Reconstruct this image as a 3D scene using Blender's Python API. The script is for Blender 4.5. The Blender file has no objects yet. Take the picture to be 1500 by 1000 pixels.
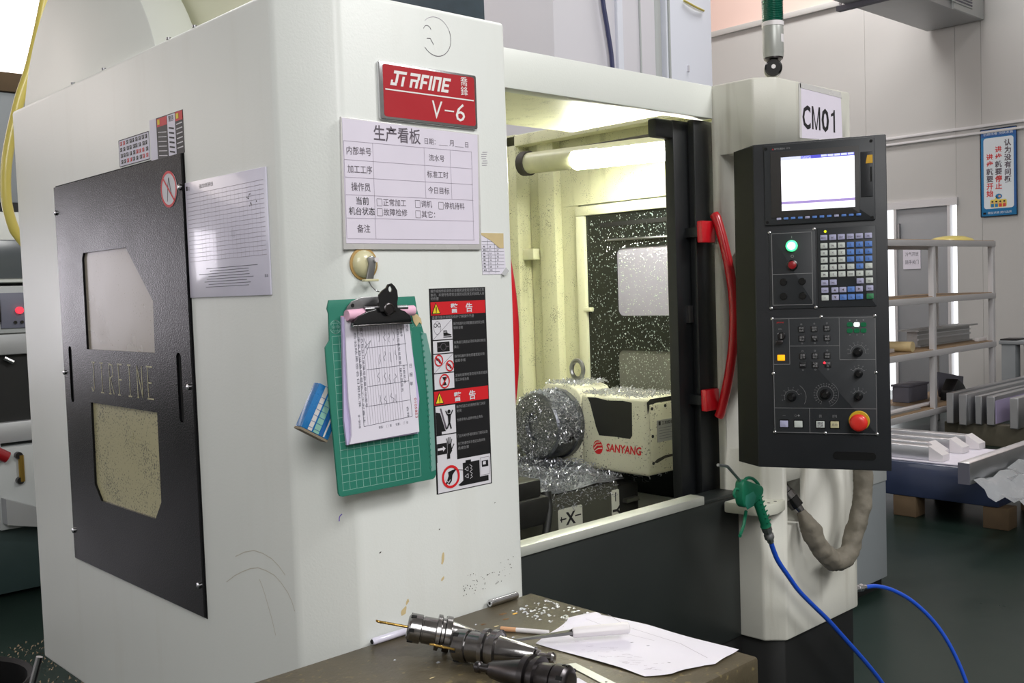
import bpy, bmesh, math, random
from mathutils import Vector, Matrix
random.seed(7)
SC = bpy.context.scene
COL = SC.collection
rnd = random.uniform

def lin(c):
    c = c / 255.0
    return c / 12.92 if c <= 0.04045 else ((c + 0.055) / 1.055) ** 2.4
def rgb(t): return (lin(t[0]), lin(t[1]), lin(t[2]), 1.0)

# ------------------------------------------------------------------ camera
cd = bpy.data.cameras.new('camera'); cd.lens = 35.492; cd.sensor_width = 36.0
cd.clip_start = 0.05; cd.clip_end = 200
cam = bpy.data.objects.new('camera', cd); COL.objects.link(cam)
_r = Vector((0.72893538, -0.68371914, -0.03437063)); _u = Vector((0.06095596, 0.01481606, 0.99803049)); _b = Vector((-0.68186331, -0.72959483, 0.05247671))
cam.matrix_world = Matrix(((_r.x, _u.x, _b.x, 0.0), (_r.y, _u.y, _b.y, -1.4), (_r.z, _u.z, _b.z, 1.5), (0, 0, 0, 1)))
SC.camera = cam
# ------------------------------------------------------------------ world, lights, exposure
w = bpy.data.worlds.new('daylight'); SC.world = w; w.use_nodes = True
bg = w.node_tree.nodes['Background']; bg.inputs[0].default_value = (0.95, 0.97, 1.0, 1); bg.inputs[1].default_value = 2.2
SC.view_settings.view_transform = 'Standard'; SC.view_settings.look = 'None'
SC.view_settings.gamma = 1.0; SC.view_settings.use_curve_mapping = False; SC.view_settings.exposure = 0.0
def area(name, loc, target, sx, sy, power, col=(1, 1, 1)):
    l = bpy.data.lights.new(name, 'AREA'); l.shape = 'RECTANGLE'; l.size = sx; l.size_y = sy; l.energy = power; l.color = col
    o = bpy.data.objects.new(name, l); COL.objects.link(o); o.location = loc
    o.rotation_euler = (Vector(target) - Vector(loc)).to_track_quat('-Z', 'Y').to_euler()
    return o
area('key_hall_light', (3.3, -3.6, 5.0), (1.2, 0.0, 1.4), 1.8, 1.0, 155, (1.0, 0.995, 0.985))
area('added_fill_light', (-2.0, -5.0, 4.8), (0.9, 0.1, 1.3), 3.0, 3.0, 265, (1.0, 0.995, 0.985))  # unseen fill added to brighten the cabinet front and chamfer
area('added_side_light', (-6.5, 4.0, 3.2), (1.0, 0.6, 1.3), 4.0, 3.0, 84, (0.97, 0.98, 1.0))  # unseen side light added for the cabinet's left face, no window here
area('hall_light_a', (6.0, 1.0, 6.6), (6.0, 1.0, 0), 3.0, 1.0, 130, (1, 0.98, 0.96))
area('upper_wall_fill', (10.6, 4.6, 7.4), (10.9, 4.6, 0), 3.0, 1.0, 265, (1, 0.97, 0.95))  # unseen light added close in to brighten the far wall's upper part
area('hall_light_c', (1.0, 5.5, 6.6), (1.0, 5.5, 0), 3.0, 2.0, 190, (1, 0.98, 0.96))

# ------------------------------------------------------------------ materials
MATS = {}
def mat(name, col, rough=0.5, metal=0.0, var=0.0, vscale=6.0, bump=0.0, bscale=200.0, emit=None, estr=0.0, coat=0.0, trans=0.0, alpha=1.0, spec=0.5,
        spots=None, streak=None):
    """Principled material. var: gentle mottling; bump: fine relief; spots: (colour, scale, threshold) specks; streak: (colour, amount) vertical dirt runs."""
    m = bpy.data.materials.new(name); m.use_nodes = True
    nt = m.node_tree; N = nt.nodes; L = nt.links; b = N['Principled BSDF']
    c = rgb(col)
    b.inputs['Roughness'].default_value = rough; b.inputs['Metallic'].default_value = metal
    b.inputs['Coat Weight'].default_value = coat; b.inputs['Coat Roughness'].default_value = 0.08
    b.inputs['Transmission Weight'].default_value = trans; b.inputs['Alpha'].default_value = alpha
    b.inputs['Specular IOR Level'].default_value = spec
    tc = N.new('ShaderNodeTexCoord'); out = None
    if var or spots or streak:
        no = N.new('ShaderNodeTexNoise'); no.inputs['Scale'].default_value = vscale; no.inputs['Detail'].default_value = 6
        L.new(tc.outputs['Object'], no.inputs['Vector'])
        mx = N.new('ShaderNodeMix'); mx.data_type = 'RGBA'
        L.new(no.outputs['Fac'], mx.inputs[0])
        k = 1 + var
        mx.inputs[6].default_value = (c[0] / k, c[1] / k, c[2] / k, 1); mx.inputs[7].default_value = (min(1, c[0] * k), min(1, c[1] * k), min(1, c[2] * k), 1)
        out = mx.outputs[2]
        if streak:
            mp = N.new('ShaderNodeMapping'); mp.inputs['Scale'].default_value = (9, 9, 0.9); L.new(tc.outputs['Object'], mp.inputs[0])
            n2 = N.new('ShaderNodeTexNoise'); n2.inputs['Scale'].default_value = 2.2; n2.inputs['Detail'].default_value = 5; L.new(mp.outputs[0], n2.inputs['Vector'])
            cr = N.new('ShaderNodeValToRGB'); cr.color_ramp.elements[0].position = 0.56; cr.color_ramp.elements[1].position = 0.80
            cr.color_ramp.elements[1].color = (streak[1],) * 3 + (1,); L.new(n2.outputs['Fac'], cr.inputs[0])
            m2 = N.new('ShaderNodeMix'); m2.data_type = 'RGBA'; L.new(cr.outputs[0], m2.inputs[0]); L.new(out, m2.inputs[6]); m2.inputs[7].default_value = rgb(streak[0]); out = m2.outputs[2]
        if spots:
            n3 = N.new('ShaderNodeTexNoise'); n3.inputs['Scale'].default_value = spots[1]; n3.inputs['Detail'].default_value = 3; L.new(tc.outputs['Object'], n3.inputs['Vector'])
            n4 = N.new('ShaderNodeTexNoise'); n4.inputs['Scale'].default_value = spots[1] * 0.06; L.new(tc.outputs['Object'], n4.inputs['Vector'])
            ad = N.new('ShaderNodeMath'); ad.operation = 'MULTIPLY_ADD'; L.new(n4.outputs['Fac'], ad.inputs[0]); ad.inputs[1].default_value = 0.35; L.new(n3.outputs['Fac'], ad.inputs[2])
            cr = N.new('ShaderNodeValToRGB'); cr.color_ramp.elements[0].position = spots[2]; cr.color_ramp.elements[1].position = spots[2] + 0.06; L.new(ad.outputs[0], cr.inputs[0])
            m3 = N.new('ShaderNodeMix'); m3.data_type = 'RGBA'; L.new(cr.outputs[0], m3.inputs[0]); L.new(out, m3.inputs[6]); m3.inputs[7].default_value = rgb(spots[0]); out = m3.outputs[2]
        L.new(out, b.inputs['Base Color'])
        rr = N.new('ShaderNodeMapRange'); rr.inputs[3].default_value = max(0, rough - 0.08); rr.inputs[4].default_value = min(1, rough + 0.1)
        L.new(no.outputs['Fac'], rr.inputs[0]); L.new(rr.outputs[0], b.inputs['Roughness'])
    else:
        b.inputs['Base Color'].default_value = c
    if bump:
        nb = N.new('ShaderNodeTexNoise'); nb.inputs['Scale'].default_value = bscale; nb.inputs['Detail'].default_value = 3
        L.new(tc.outputs['Object'], nb.inputs['Vector'])
        bp = N.new('ShaderNodeBump'); bp.inputs['Strength'].default_value = bump; bp.inputs['Distance'].default_value = 0.002
        L.new(nb.outputs['Fac'], bp.inputs['Height']); L.new(bp.outputs[0], b.inputs['Normal'])
    if emit:
        b.inputs['Emission Color'].default_value = rgb(emit); b.inputs['Emission Strength'].default_value = estr
    MATS[name] = m
    return m

mat('machine white', (225, 228, 224), 0.36, var=0.05, vscale=3, bump=0.10, bscale=260, streak=((200, 198, 186), 0.16))
mat('machine white plain', (224, 227, 221), 0.38, var=0.04, vscale=4, bump=0.10, bscale=260)
mat('machine white dirty shaded', (209, 208, 198), 0.45, var=0.12, vscale=5, bump=0.10, bscale=260, streak=((140, 132, 112), 0.6))  # brownish dirt runs; base also darkened for the pendant's soft shadow
mat('cream cover', (222, 222, 196), 0.45, var=0.05)
mat('door black', (18, 18, 20), 0.20, var=0.25, vscale=7, bump=0.24, bscale=300, spec=0.28)
mat('frame black', (20, 22, 24), 0.40, var=0.2, bump=0.06, bscale=300)
mat('base black', (17, 18, 18), 0.55, var=0.2)
mat('apron dark', (36, 40, 39), 0.40, var=0.25, vscale=4, bump=0.05, bscale=260)
mat('pendant black', (37, 39, 43), 0.45, var=0.15, vscale=9, bump=0.12, bscale=500)
mat('pendant panel', (43, 46, 50), 0.42, var=0.1, vscale=12)
mat('pendant side', (9, 10, 11), 0.55, spec=0.3)
mat('grey housing', (150, 152, 152), 0.5, var=0.08)
mat('bezel grey', (52, 50, 50), 0.5, var=0.12, vscale=20)
mat('pane cream', (158, 150, 138), 0.25, var=0.07, vscale=8, spots=((126, 116, 96), 260, 0.86), coat=0.0, spec=0.35)
mat('pane speckled', (178, 172, 136), 0.3, var=0.08, vscale=8, spots=((98, 96, 84), 230, 0.75), coat=0.0, spec=0.3)
mat('groove', (8, 8, 8), 0.8)
mat('chrome', (205, 205, 208), 0.18, 1.0)
mat('steel', (150, 150, 152), 0.30, 1.0, var=0.12, vscale=30)
mat('tool steel', (140, 138, 138), 0.20, 1.0, var=0.40, vscale=60, bump=0.05, bscale=400)
mat('tool steel dark', (84, 81, 82), 0.30, 1.0, var=0.4, vscale=40, bump=0.05, bscale=300)
mat('aluminium', (196, 197, 200), 0.38, 1.0, var=0.06, vscale=12)
mat('aluminium matte', (176, 177, 178), 0.5, 0.6, var=0.08, vscale=9)
mat('sill metal', (196, 198, 190), 0.40, 0.35, var=0.1, vscale=20)
mat('red plate', (178, 36, 46), 0.35, var=0.06, vscale=15, coat=0.25)
mat('red handle', (196, 22, 34), 0.28, coat=0.4)
mat('white ink', (236, 232, 230), 0.5)
mat('black ink', (30, 28, 32), 0.6)
mat('grey ink', (96, 88, 98), 0.6)
mat('pale ink', (160, 150, 166), 0.7)
mat('pen ink', (104, 104, 116), 0.7)
mat('violet ink', (120, 104, 176), 0.7)
mat('paper white', (226, 222, 234), 0.55, var=0.03, vscale=10)
mat('paper board', (226, 219, 233), 0.40, var=0.07, vscale=9, coat=0.25)
mat('sleeve film', (206, 204, 202), 0.25, var=0.05, vscale=20, coat=0.5)
mat('paper lilac', (196, 184, 222), 0.6)
mat('paper pink', (236, 184, 208), 0.6)
mat('placard grey', (224, 221, 238), 0.30, var=0.08, vscale=12, coat=0.5)
mat('label black', (22, 22, 24), 0.45, var=0.1)
mat('label red', (208, 30, 38), 0.45)
mat('label yellow', (232, 208, 44), 0.5)
mat('label white', (214, 212, 218), 0.5)
mat('label grey text', (138, 138, 140), 0.6)
mat('mat green', (42, 124, 104), 0.55, var=0.06, vscale=12)
mat('mat print', (128, 178, 164), 0.6)
mat('ruler strip', (112, 158, 148), 0.45)
mat('clip black', (26, 27, 29), 0.22, 0.2, coat=0.6)
mat('old tape', (206, 186, 140), 0.5, var=0.1, vscale=60)
mat('hook cream', (206, 200, 160), 0.35, var=0.10, vscale=60, coat=0.3)
mat('hook tape', (176, 142, 84), 0.5, var=0.2, vscale=60)
mat('hook metal', (150, 150, 150), 0.35, 0.7)
mat('card blue', (34, 110, 170), 0.25, var=0.35, vscale=30, coat=0.6)
mat('card edge', (128, 118, 100), 0.7)
mat('bench top', (80, 72, 55), 0.42, var=0.85, vscale=8, bump=0.5, bscale=90, spots=((120, 108, 74), 95, 0.82))
mat('bench steel', (92, 88, 74), 0.6, var=0.3, vscale=12)
mat('cigarette tip', (208, 158, 118), 0.7)
mat('plastic white', (224, 220, 222), 0.4)
mat('plastic cream', (214, 214, 200), 0.45, var=0.05)
mat('gold drill', (196, 160, 88), 0.28, 1.0)
mat('gun green', (20, 112, 82), 0.42, var=0.10, vscale=30)
mat('brass', (196, 160, 80), 0.3, 1.0)
mat('hose blue', (32, 84, 204), 0.28, coat=0.4)
mat('hose yellow', (206, 190, 96), 0.35, coat=0.3)
mat('sleeve cloth', (118, 112, 100), 0.75, var=0.22, vscale=24, bump=0.9, bscale=55)
mat('lens green', (8, 84, 66), 0.25, coat=0.5)
mat('lens grey', (168, 170, 166), 0.35, 0.2)
mat('chamber cream', (219, 218, 184), 0.45, var=0.08, vscale=8, spots=((92, 92, 66), 320, 0.81), streak=((150, 150, 104), 0.5))
mat('chamber trim', (228, 227, 196), 0.4, var=0.05, spots=((92, 92, 66), 320, 0.87))
mat('chamber pane', (156, 152, 168), 0.14, var=0.1, vscale=6)
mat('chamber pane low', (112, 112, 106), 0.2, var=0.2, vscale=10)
mat('wet black', (20, 24, 24), 0.2, var=0.3, vscale=10)
mat('droplet', (176, 186, 178), 0.12, 0.0, coat=1.0, spec=0.8)  # pale base colour stands in for the lamp's glints on the drops
mat('lamp glow', (255, 255, 236), 0.4, emit=(255, 255, 236), estr=88.0)
mat('lamp cover', (196, 196, 160), 0.4, var=0.2, vscale=20)
mat('grime', (46, 42, 36), 0.6, var=0.5, vscale=40)
mat('table iron', (84, 84, 76), 0.5, 0.3, var=0.25, vscale=20)
mat('table dark', (40, 40, 38), 0.45, 0.3, var=0.4, vscale=20)
mat('rotary white', (214, 212, 190), 0.4, var=0.06, vscale=14, spots=((70, 66, 58), 170, 0.80))
mat('chip metal', (214, 216, 222), 0.25, 0.55)
mat('chip bed', (84, 86, 92), 0.35, 0.5, var=0.5, vscale=120, bump=1.0, bscale=220)
mat('chuck steel', (110, 112, 118), 0.3, 0.9, var=0.45, vscale=90, bump=0.8, bscale=160)
mat('floor green', (26, 40, 35), 0.30, var=0.2, vscale=2.5, bump=0.03, bscale=12, spec=0.22)
mat('wall panel', (186, 185, 183), 0.6, var=0.03, vscale=1.0)
mat('wall pink lit', (228, 200, 190), 0.6, var=0.03, vscale=1.0)  # paler pink puts the light on the upper wall into the colour
mat('ceiling sheet', (210, 206, 200), 0.7, var=0.03)
mat('window glow', (255, 250, 246), 0.6, emit=(255, 242, 235), estr=2.2)
mat('window glow bright', (255, 250, 246), 0.6, emit=(250, 244, 255), estr=4.6)
mat('duct grey', (176, 178, 180), 0.45, 0.4, var=0.05)
mat('rack steel', (208, 207, 209), 0.5, 0.2, var=0.06)
mat('plywood', (156, 132, 104), 0.65, var=0.15, vscale=10)
mat('door grey', (150, 152, 156), 0.55, var=0.05)
mat('cabinet grey', (150, 156, 160), 0.5, var=0.08, vscale=3)
mat('cabinet white', (184, 188, 188), 0.5)
mat('cabinet lavender', (219, 217, 224), 0.5, var=0.04, vscale=2)
mat('cabinet pale blue', (228, 231, 242), 0.45, var=0.03, vscale=2)
mat('dark green paint', (48, 66, 66), 0.5, var=0.2)
mat('cable navy', (62, 66, 104), 0.5)
mat('pallet wood', (98, 80, 58), 0.8, var=0.25, vscale=14)
mat('film blue', (46, 56, 84), 0.35, var=0.3, vscale=8, coat=0.4)
mat('film clear', (206, 210, 214), 0.25, var=0.1, vscale=14, coat=0.5, alpha=0.55)
mat('foam grey', (104, 104, 116), 0.7)
mat('bag black', (18, 18, 20), 0.45, var=0.3, vscale=30)
mat('poster blue', (28, 120, 176), 0.5)
mat('poster blue dark', (36, 92, 160), 0.5)
mat('poster white', (218, 226, 232), 0.5)
mat('poster red', (206, 66, 66), 0.6)
mat('poster yellow', (226, 204, 96), 0.6)
mat('skin tone', (226, 170, 130), 0.6)
mat('motor dark', (44, 56, 66), 0.5, var=0.4, vscale=60)
mat('glass dark', (86, 92, 96), 0.2, var=0.1)
mat('screen glow', (250, 250, 255), 0.3, emit=(246, 246, 255), estr=1.12)
mat('screen blue', (80, 80, 200), 0.3, emit=(96, 96, 214), estr=0.55)
mat('screen violet', (160, 140, 200), 0.3, emit=(170, 150, 206), estr=0.6)
mat('screen grey', (190, 196, 222), 0.3, emit=(206, 210, 232), estr=0.8)
mat('led green', (120, 255, 200), 0.3, emit=(70, 250, 150), estr=1.1)
mat('led white green', (220, 255, 240), 0.3, emit=(235, 255, 245), estr=1.6)
mat('green dim', (14, 96, 62), 0.35, emit=(10, 110, 66), estr=0.16)
mat('led red', (255, 60, 70), 0.3, emit=(255, 50, 70), estr=1.3)
mat('led amber', (255, 170, 20), 0.3, emit=(255, 168, 12), estr=1.0)
mat('led lime', (220, 230, 30), 0.3, emit=(222, 232, 20), estr=0.8)
mat('button red', (148, 22, 30), 0.35, coat=0.3)
mat('stop red', (222, 48, 40), 0.35, coat=0.3)
mat('stop yellow', (206, 172, 40), 0.45)
mat('knob black', (14, 14, 15), 0.25, coat=0.4)
mat('key white', (206, 212, 208), 0.45)
mat('key lilac', (176, 176, 208), 0.45)
mat('key blue', (92, 134, 208), 0.45)
mat('key green', (50, 128, 84), 0.45)
mat('key cream', (206, 200, 160), 0.45)
mat('key dark', (24, 25, 28), 0.4)
mat('tape yellow', (222, 172, 48), 0.5)
mat('rust', (110, 78, 44), 0.8)
mat('dried oil', (196, 193, 180), 0.4)
mat('swarf dull', (124, 108, 86), 0.6, 0.3, var=0.5, vscale=40)
mat('bin black', (8, 8, 9), 0.6, spec=0.2)
mat('plate slate', (112, 114, 130), 0.5)
# ------------------------------------------------------------------ mesh helpers
WL = {}
def finish(o, parent, origin):
    pw = WL[parent.name] if parent is not None else Vector((0, 0, 0))
    COL.objects.link(o)
    if parent is not None: o.parent = parent
    o.location = origin - pw; WL[o.name] = origin
    return o
def props(o, label=None, cat=None, group=None, kind=None):
    if label: o['label'] = label
    if cat: o['category'] = cat
    if group: o['group'] = group
    if kind: o['kind'] = kind
    return o
def thing(name, label, cat, loc, group=None):
    o = bpy.data.objects.new(name, None); o.empty_display_size = 0.1
    COL.objects.link(o); o.location = loc; WL[o.name] = Vector(loc)
    return props(o, label, cat, group)

class MB:
    def __init__(s): s.v = []; s.f = []
    def add(s, vs, fs):
        b = len(s.v); s.v.extend(Vector(p) for p in vs); s.f.extend(tuple(b + i for i in f) for f in fs); return s
    def box(s, x0, x1, y0, y1, z0, z1):
        return s.add([(x0, y0, z0), (x1, y0, z0), (x1, y1, z0), (x0, y1, z0), (x0, y0, z1), (x1, y0, z1), (x1, y1, z1), (x0, y1, z1)],
                     [(3, 2, 1, 0), (4, 5, 6, 7), (0, 1, 5, 4), (1, 2, 6, 5), (2, 3, 7, 6), (3, 0, 4, 7)])
    def obox(s, o, ex, ey, ez, a, b, c):
        """box from corner o along unit axes ex,ey,ez of lengths a,b,c"""
        o = Vector(o); A = Vector(ex) * a; B = Vector(ey) * b; Cc = Vector(ez) * c
        return s.add([o, o + A, o + A + B, o + B, o + Cc, o + A + Cc, o + A + B + Cc, o + B + Cc],
                     [(3, 2, 1, 0), (4, 5, 6, 7), (0, 1, 5, 4), (1, 2, 6, 5), (2, 3, 7, 6), (3, 0, 4, 7)])
    def prism(s, pts, z0, z1):
        n = len(pts)
        return s.add([(x, y, z0) for x, y in pts] + [(x, y, z1) for x, y in pts],
                     [tuple(range(n - 1, -1, -1)), tuple(range(n, 2 * n))] + [(i, (i + 1) % n, n + (i + 1) % n, n + i) for i in range(n)])
    def slab(s, o, ex, ey, pts, t):
        """2D outline in the frame (o, ex, ey) extruded by t along -normal (normal = ex x ey)"""
        o = Vector(o); ex = Vector(ex); ey = Vector(ey); nn = ex.cross(ey).normalized(); n = len(pts)
        a = [o + ex * x + ey * y for x, y in pts]; b = [p - nn * t for p in a]
        return s.add(a + b, [tuple(range(n)), tuple(range(2 * n - 1, n - 1, -1))] + [(i, n + i, n + (i + 1) % n, (i + 1) % n) for i in range(n)])
    def lathe(s, o, axis, prof, n=24, flat=None):
        """profile [(t along axis, radius)]"""
        o = Vector(o); ax = Vector(axis).normalized(); q = ax.orthogonal().normalized(); p = ax.cross(q)
        b = len(s.v)
        for t, r in prof:
            for k in range(n):
                a = 2 * math.pi * k / n
                s.v.append(o + ax * t + (q * math.cos(a) + p * math.sin(a)) * r)
        for i in range(len(prof) - 1):
            for k in range(n):
                s.f.append((b + i * n + k, b + i * n + (k + 1) % n, b + (i + 1) * n + (k + 1) % n, b + (i + 1) * n + k))
        s.f.append(tuple(b + k for k in range(n - 1, -1, -1))); s.f.append(tuple(b + (len(prof) - 1) * n + k for k in range(n)))
        return s
    def cyl(s, o, axis, r, L, n=20): return s.lathe(o, axis, [(0, r), (L, r)], n)
    def tube(s, path, r, n=10, wob=0.0):
        pts = [Vector(p) for p in path]; m = len(pts); b = len(s.v); q = None
        for i, p in enumerate(pts):
            d = (pts[min(i + 1, m - 1)] - pts[max(i - 1, 0)]).normalized()
            q = d.orthogonal().normalized() if q is None else (q - d * q.dot(d)).normalized()
            e = d.cross(q); rr = r[i] if isinstance(r, (list, tuple)) else r
            for k in range(n):
                a = 2 * math.pi * k / n; R = rr * (1 + (rnd(-wob, wob) if wob else 0))
                s.v.append(p + (q * math.cos(a) + e * math.sin(a)) * R)
        for i in range(m - 1):
            for k in range(n):
                s.f.append((b + i * n + k, b + i * n + (k + 1) % n, b + (i + 1) * n + (k + 1) % n, b + (i + 1) * n + k))
        s.f.append(tuple(b + k for k in range(n - 1, -1, -1))); s.f.append(tuple(b + (m - 1) * n + k for k in range(n)))
        return s
    def build(s, name, m, parent=None, bevel=0.0, seg=2, smooth=True, origin=None):
        lo = Vector((min(v.x for v in s.v), min(v.y for v in s.v), min(v.z for v in s.v))); hi = Vector((max(v.x for v in s.v), max(v.y for v in s.v), max(v.z for v in s.v)))
        org = Vector(origin) if origin else Vector(((lo.x + hi.x) / 2, (lo.y + hi.y) / 2, lo.z))
        me = bpy.data.meshes.new(name); me.from_pydata([v - org for v in s.v], [], s.f)
        bm = bmesh.new(); bm.from_mesh(me); bmesh.ops.recalc_face_normals(bm, faces=bm.faces)
        if bevel:
            es = [e for e in bm.edges if len(e.link_faces) == 2 and e.calc_face_angle(0) > 0.6]
            bmesh.ops.bevel(bm, geom=es, offset=bevel, segments=seg, affect='EDGES', profile=0.5, clamp_overlap=True)
        bm.to_mesh(me); bm.free()
        if smooth:
            me.polygons.foreach_set('use_smooth', [True] * len(me.polygons)); me.set_sharp_from_angle(angle=math.radians(38))
        me.materials.append(MATS[m]); me.update()
        return finish(bpy.data.objects.new(name, me), parent, org)

def smooth_path(pts, sub=6):
    """Catmull-Rom through the points"""
    P = [Vector(p) for p in pts]; P = [P[0] * 2 - P[1]] + P + [P[-1] * 2 - P[-2]]; out = []
    for i in range(1, len(P) - 2):
        for k in range(sub):
            t = k / sub; a, b, c, d = P[i - 1], P[i], P[i + 1], P[i + 2]
            out.append(0.5 * ((2 * b) + (c - a) * t + (2 * a - 5 * b + 4 * c - d) * t * t + (3 * b - a - 3 * c + d) * t ** 3))
    out.append(P[-2]); return out

def curve_plate(o, ex, ey, outer, holes, t, name, m, parent):
    """plate with holes: filled 2D curve, extruded; front face lies in the frame plane"""
    cu = bpy.data.curves.new('outline', 'CURVE'); cu.dimensions = '2D'; cu.fill_mode = 'BOTH'; cu.extrude = t / 2
    for loop in [outer] + holes:
        sp = cu.splines.new('POLY'); sp.points.add(len(loop) - 1)
        for p, (x, y) in zip(sp.points, loop): p.co = (x, y, 0, 1)
        sp.use_cyclic_u = True
    tmp = bpy.data.objects.new('outline', cu); COL.objects.link(tmp)
    me = bpy.data.meshes.new_from_object(tmp.evaluated_get(bpy.context.evaluated_depsgraph_get()))
    bpy.data.objects.remove(tmp); bpy.data.curves.remove(cu)
    ex = Vector(ex); ey = Vector(ey); nn = ex.cross(ey).normalized(); o = Vector(o) - nn * (t / 2)
    mb = MB(); mb.v = [o + ex * v.co.x + ey * v.co.y + nn * v.co.z for v in me.vertices]; mb.f = [tuple(p.vertices) for p in me.polygons]
    bpy.data.meshes.remove(me)
    return mb.build(name, m, parent, smooth=False)

def rrect(x0, y0, x1, y1, r, n=4):
    out = []
    for cx, cy, a0 in ((x1 - r, y1 - r, 0), (x0 + r, y1 - r, 90), (x0 + r, y0 + r, 180), (x1 - r, y0 + r, 270)):
        for k in range(n + 1):
            a = math.radians(a0 + 90 * k / n); out.append((cx + r * math.cos(a), cy + r * math.sin(a)))
    return out
def ell(cx, cy, rx, ry=None, n=24):
    ry = ry or rx
    return [(cx + rx * math.cos(2 * math.pi * k / n), cy + ry * math.sin(2 * math.pi * k / n)) for k in range(n)]

_TXT = {}
def text_mesh(s, shear=0.0, bold=0.0, spacing=1.0):
    key = (s, shear, bold, spacing)
    if key not in _TXT:
        c = bpy.data.curves.new('type', 'FONT'); c.body = s; c.resolution_u = 2; c.shear = shear; c.offset = bold; c.space_character = spacing
        o = bpy.data.objects.new('type', c); COL.objects.link(o)
        me = bpy.data.meshes.new_from_object(o.evaluated_get(bpy.context.evaluated_depsgraph_get()))
        vs = [(v.co.x, v.co.y) for v in me.vertices]; fs = [tuple(p.vertices) for p in me.polygons]
        bpy.data.objects.remove(o); bpy.data.curves.remove(c); bpy.data.meshes.remove(me)
        _TXT[key] = (vs, fs)
    return _TXT[key]

class Print:
    """flat print on a surface: 2D shapes in the frame (o, ex, ey), one mesh per ink"""
    def __init__(s, o, ex, ey, lift=0.0004):
        s.o = Vector(o); s.ex = Vector(ex); s.ey = Vector(ey); s.n = s.ex.cross(s.ey).normalized(); s.lift = lift; s.L = {}
    def raw(s, ink, vs, fs, lv=1):
        mb = s.L.setdefault(ink, MB())
        mb.add([s.o + s.ex * x + s.ey * y + s.n * (s.lift * lv) for x, y in vs], fs)
    def poly(s, ink, pts, lv=1): s.raw(ink, pts, [tuple(range(len(pts)))], lv)
    def rect(s, ink, x0, y0, x1, y1, lv=1): s.poly(ink, [(x0, y0), (x1, y0), (x1, y1), (x0, y1)], lv)
    def disc(s, ink, cx, cy, rx, ry=None, lv=1, n=20): s.poly(ink, ell(cx, cy, rx, ry, n), lv)
    def line(s, ink, x0, y0, x1, y1, w, lv=1):
        d = math.hypot(x1 - x0, y1 - y0) or 1; px, py = -(y1 - y0) / d * w / 2, (x1 - x0) / d * w / 2
        s.poly(ink, [(x0 - px, y0 - py), (x1 - px, y1 - py), (x1 + px, y1 + py), (x0 + px, y0 + py)], lv)
    def path(s, ink, pts, w, lv=1):
        for a, b in zip(pts, pts[1:]): s.line(ink, a[0], a[1], b[0], b[1], w, lv)
    def ring(s, ink, cx, cy, r, w, lv=1, n=24, a0=0, a1=360, ry=None):
        ry = ry or r; k = max(3, int(n * (a1 - a0) / 360)); vs = []; fs = []
        for i in range(k + 1):
            a = math.radians(a0 + (a1 - a0) * i / k)
            vs += [(cx + (r - w / 2) * math.cos(a), cy + (ry - w / 2) * math.sin(a)), (cx + (r + w / 2) * math.cos(a), cy + (ry + w / 2) * math.sin(a))]
            if i: fs.append((2 * i - 2, 2 * i - 1, 2 * i + 1, 2 * i))
        s.raw(ink, vs, fs, lv)
    def box(s, ink, x0, y0, x1, y1, w, lv=1):
        s.path(ink, [(x0, y0), (x1, y0), (x1, y1), (x0, y1), (x0, y0)], w, lv)
    def text(s, ink, t, x, y, h, lv=1, width=None, shear=0.0, bold=0.0, rot=0.0, center=False, sx=1.0):
        vs, fs = text_mesh(t, shear, bold)
        if not vs: return
        x0 = min(v[0] for v in vs); x1 = max(v[0] for v in vs)
        kx = (width / (x1 - x0)) if width else h * sx
        c, sn = math.cos(math.radians(rot)), math.sin(math.radians(rot))
        off = -(x1 - x0) / 2 * kx if center else 0
        q = [((v[0] - x0) * kx + off, v[1] * h) for v in vs]
        s.raw(ink, [(x + a * c - b * sn, y + a * sn + b * c) for a, b in q], fs, lv)
    def vtext(s, ink, t, x, y, h, step, lv=1, bold=0.0):
        for i, ch in enumerate(t): s.text(ink, ch, x, y - i * step, h, lv, center=True, bold=bold)
    def build(s, parent, name='lettering'):
        for ink, mb in s.L.items():
            o = mb.build(name, ink, parent, smooth=False)
            if len(mb.f) > 1: o['kind'] = 'stuff'      # print too small to pick apart

X, Y, Z = Vector((1, 0, 0)), Vector((0, 1, 0)), Vector((0, 0, 1))
# ------------------------------------------------------------------ the hall
XR, YB, XL, YF, ZC = 12.4, 10.0, -7.0, -6.0, 8.0
def struct(o): o['kind'] = 'structure'; return o
struct(MB().box(XL, XR + .2, YF, YB + .2, -0.1, 0.0).build('floor', 'floor green', smooth=False))
struct(MB().box(XL, XR + .2, YF, YB + .2, ZC, ZC + .1).build('ceiling', 'ceiling sheet', smooth=False))
struct(MB().box(XL - .1, XL, YF, YB, 0, ZC).build('wall_left', 'wall panel', smooth=False))
struct(MB().box(XL, XR, YF - .1, YF, 0, ZC).build('wall_front', 'wall panel', smooth=False))
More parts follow.
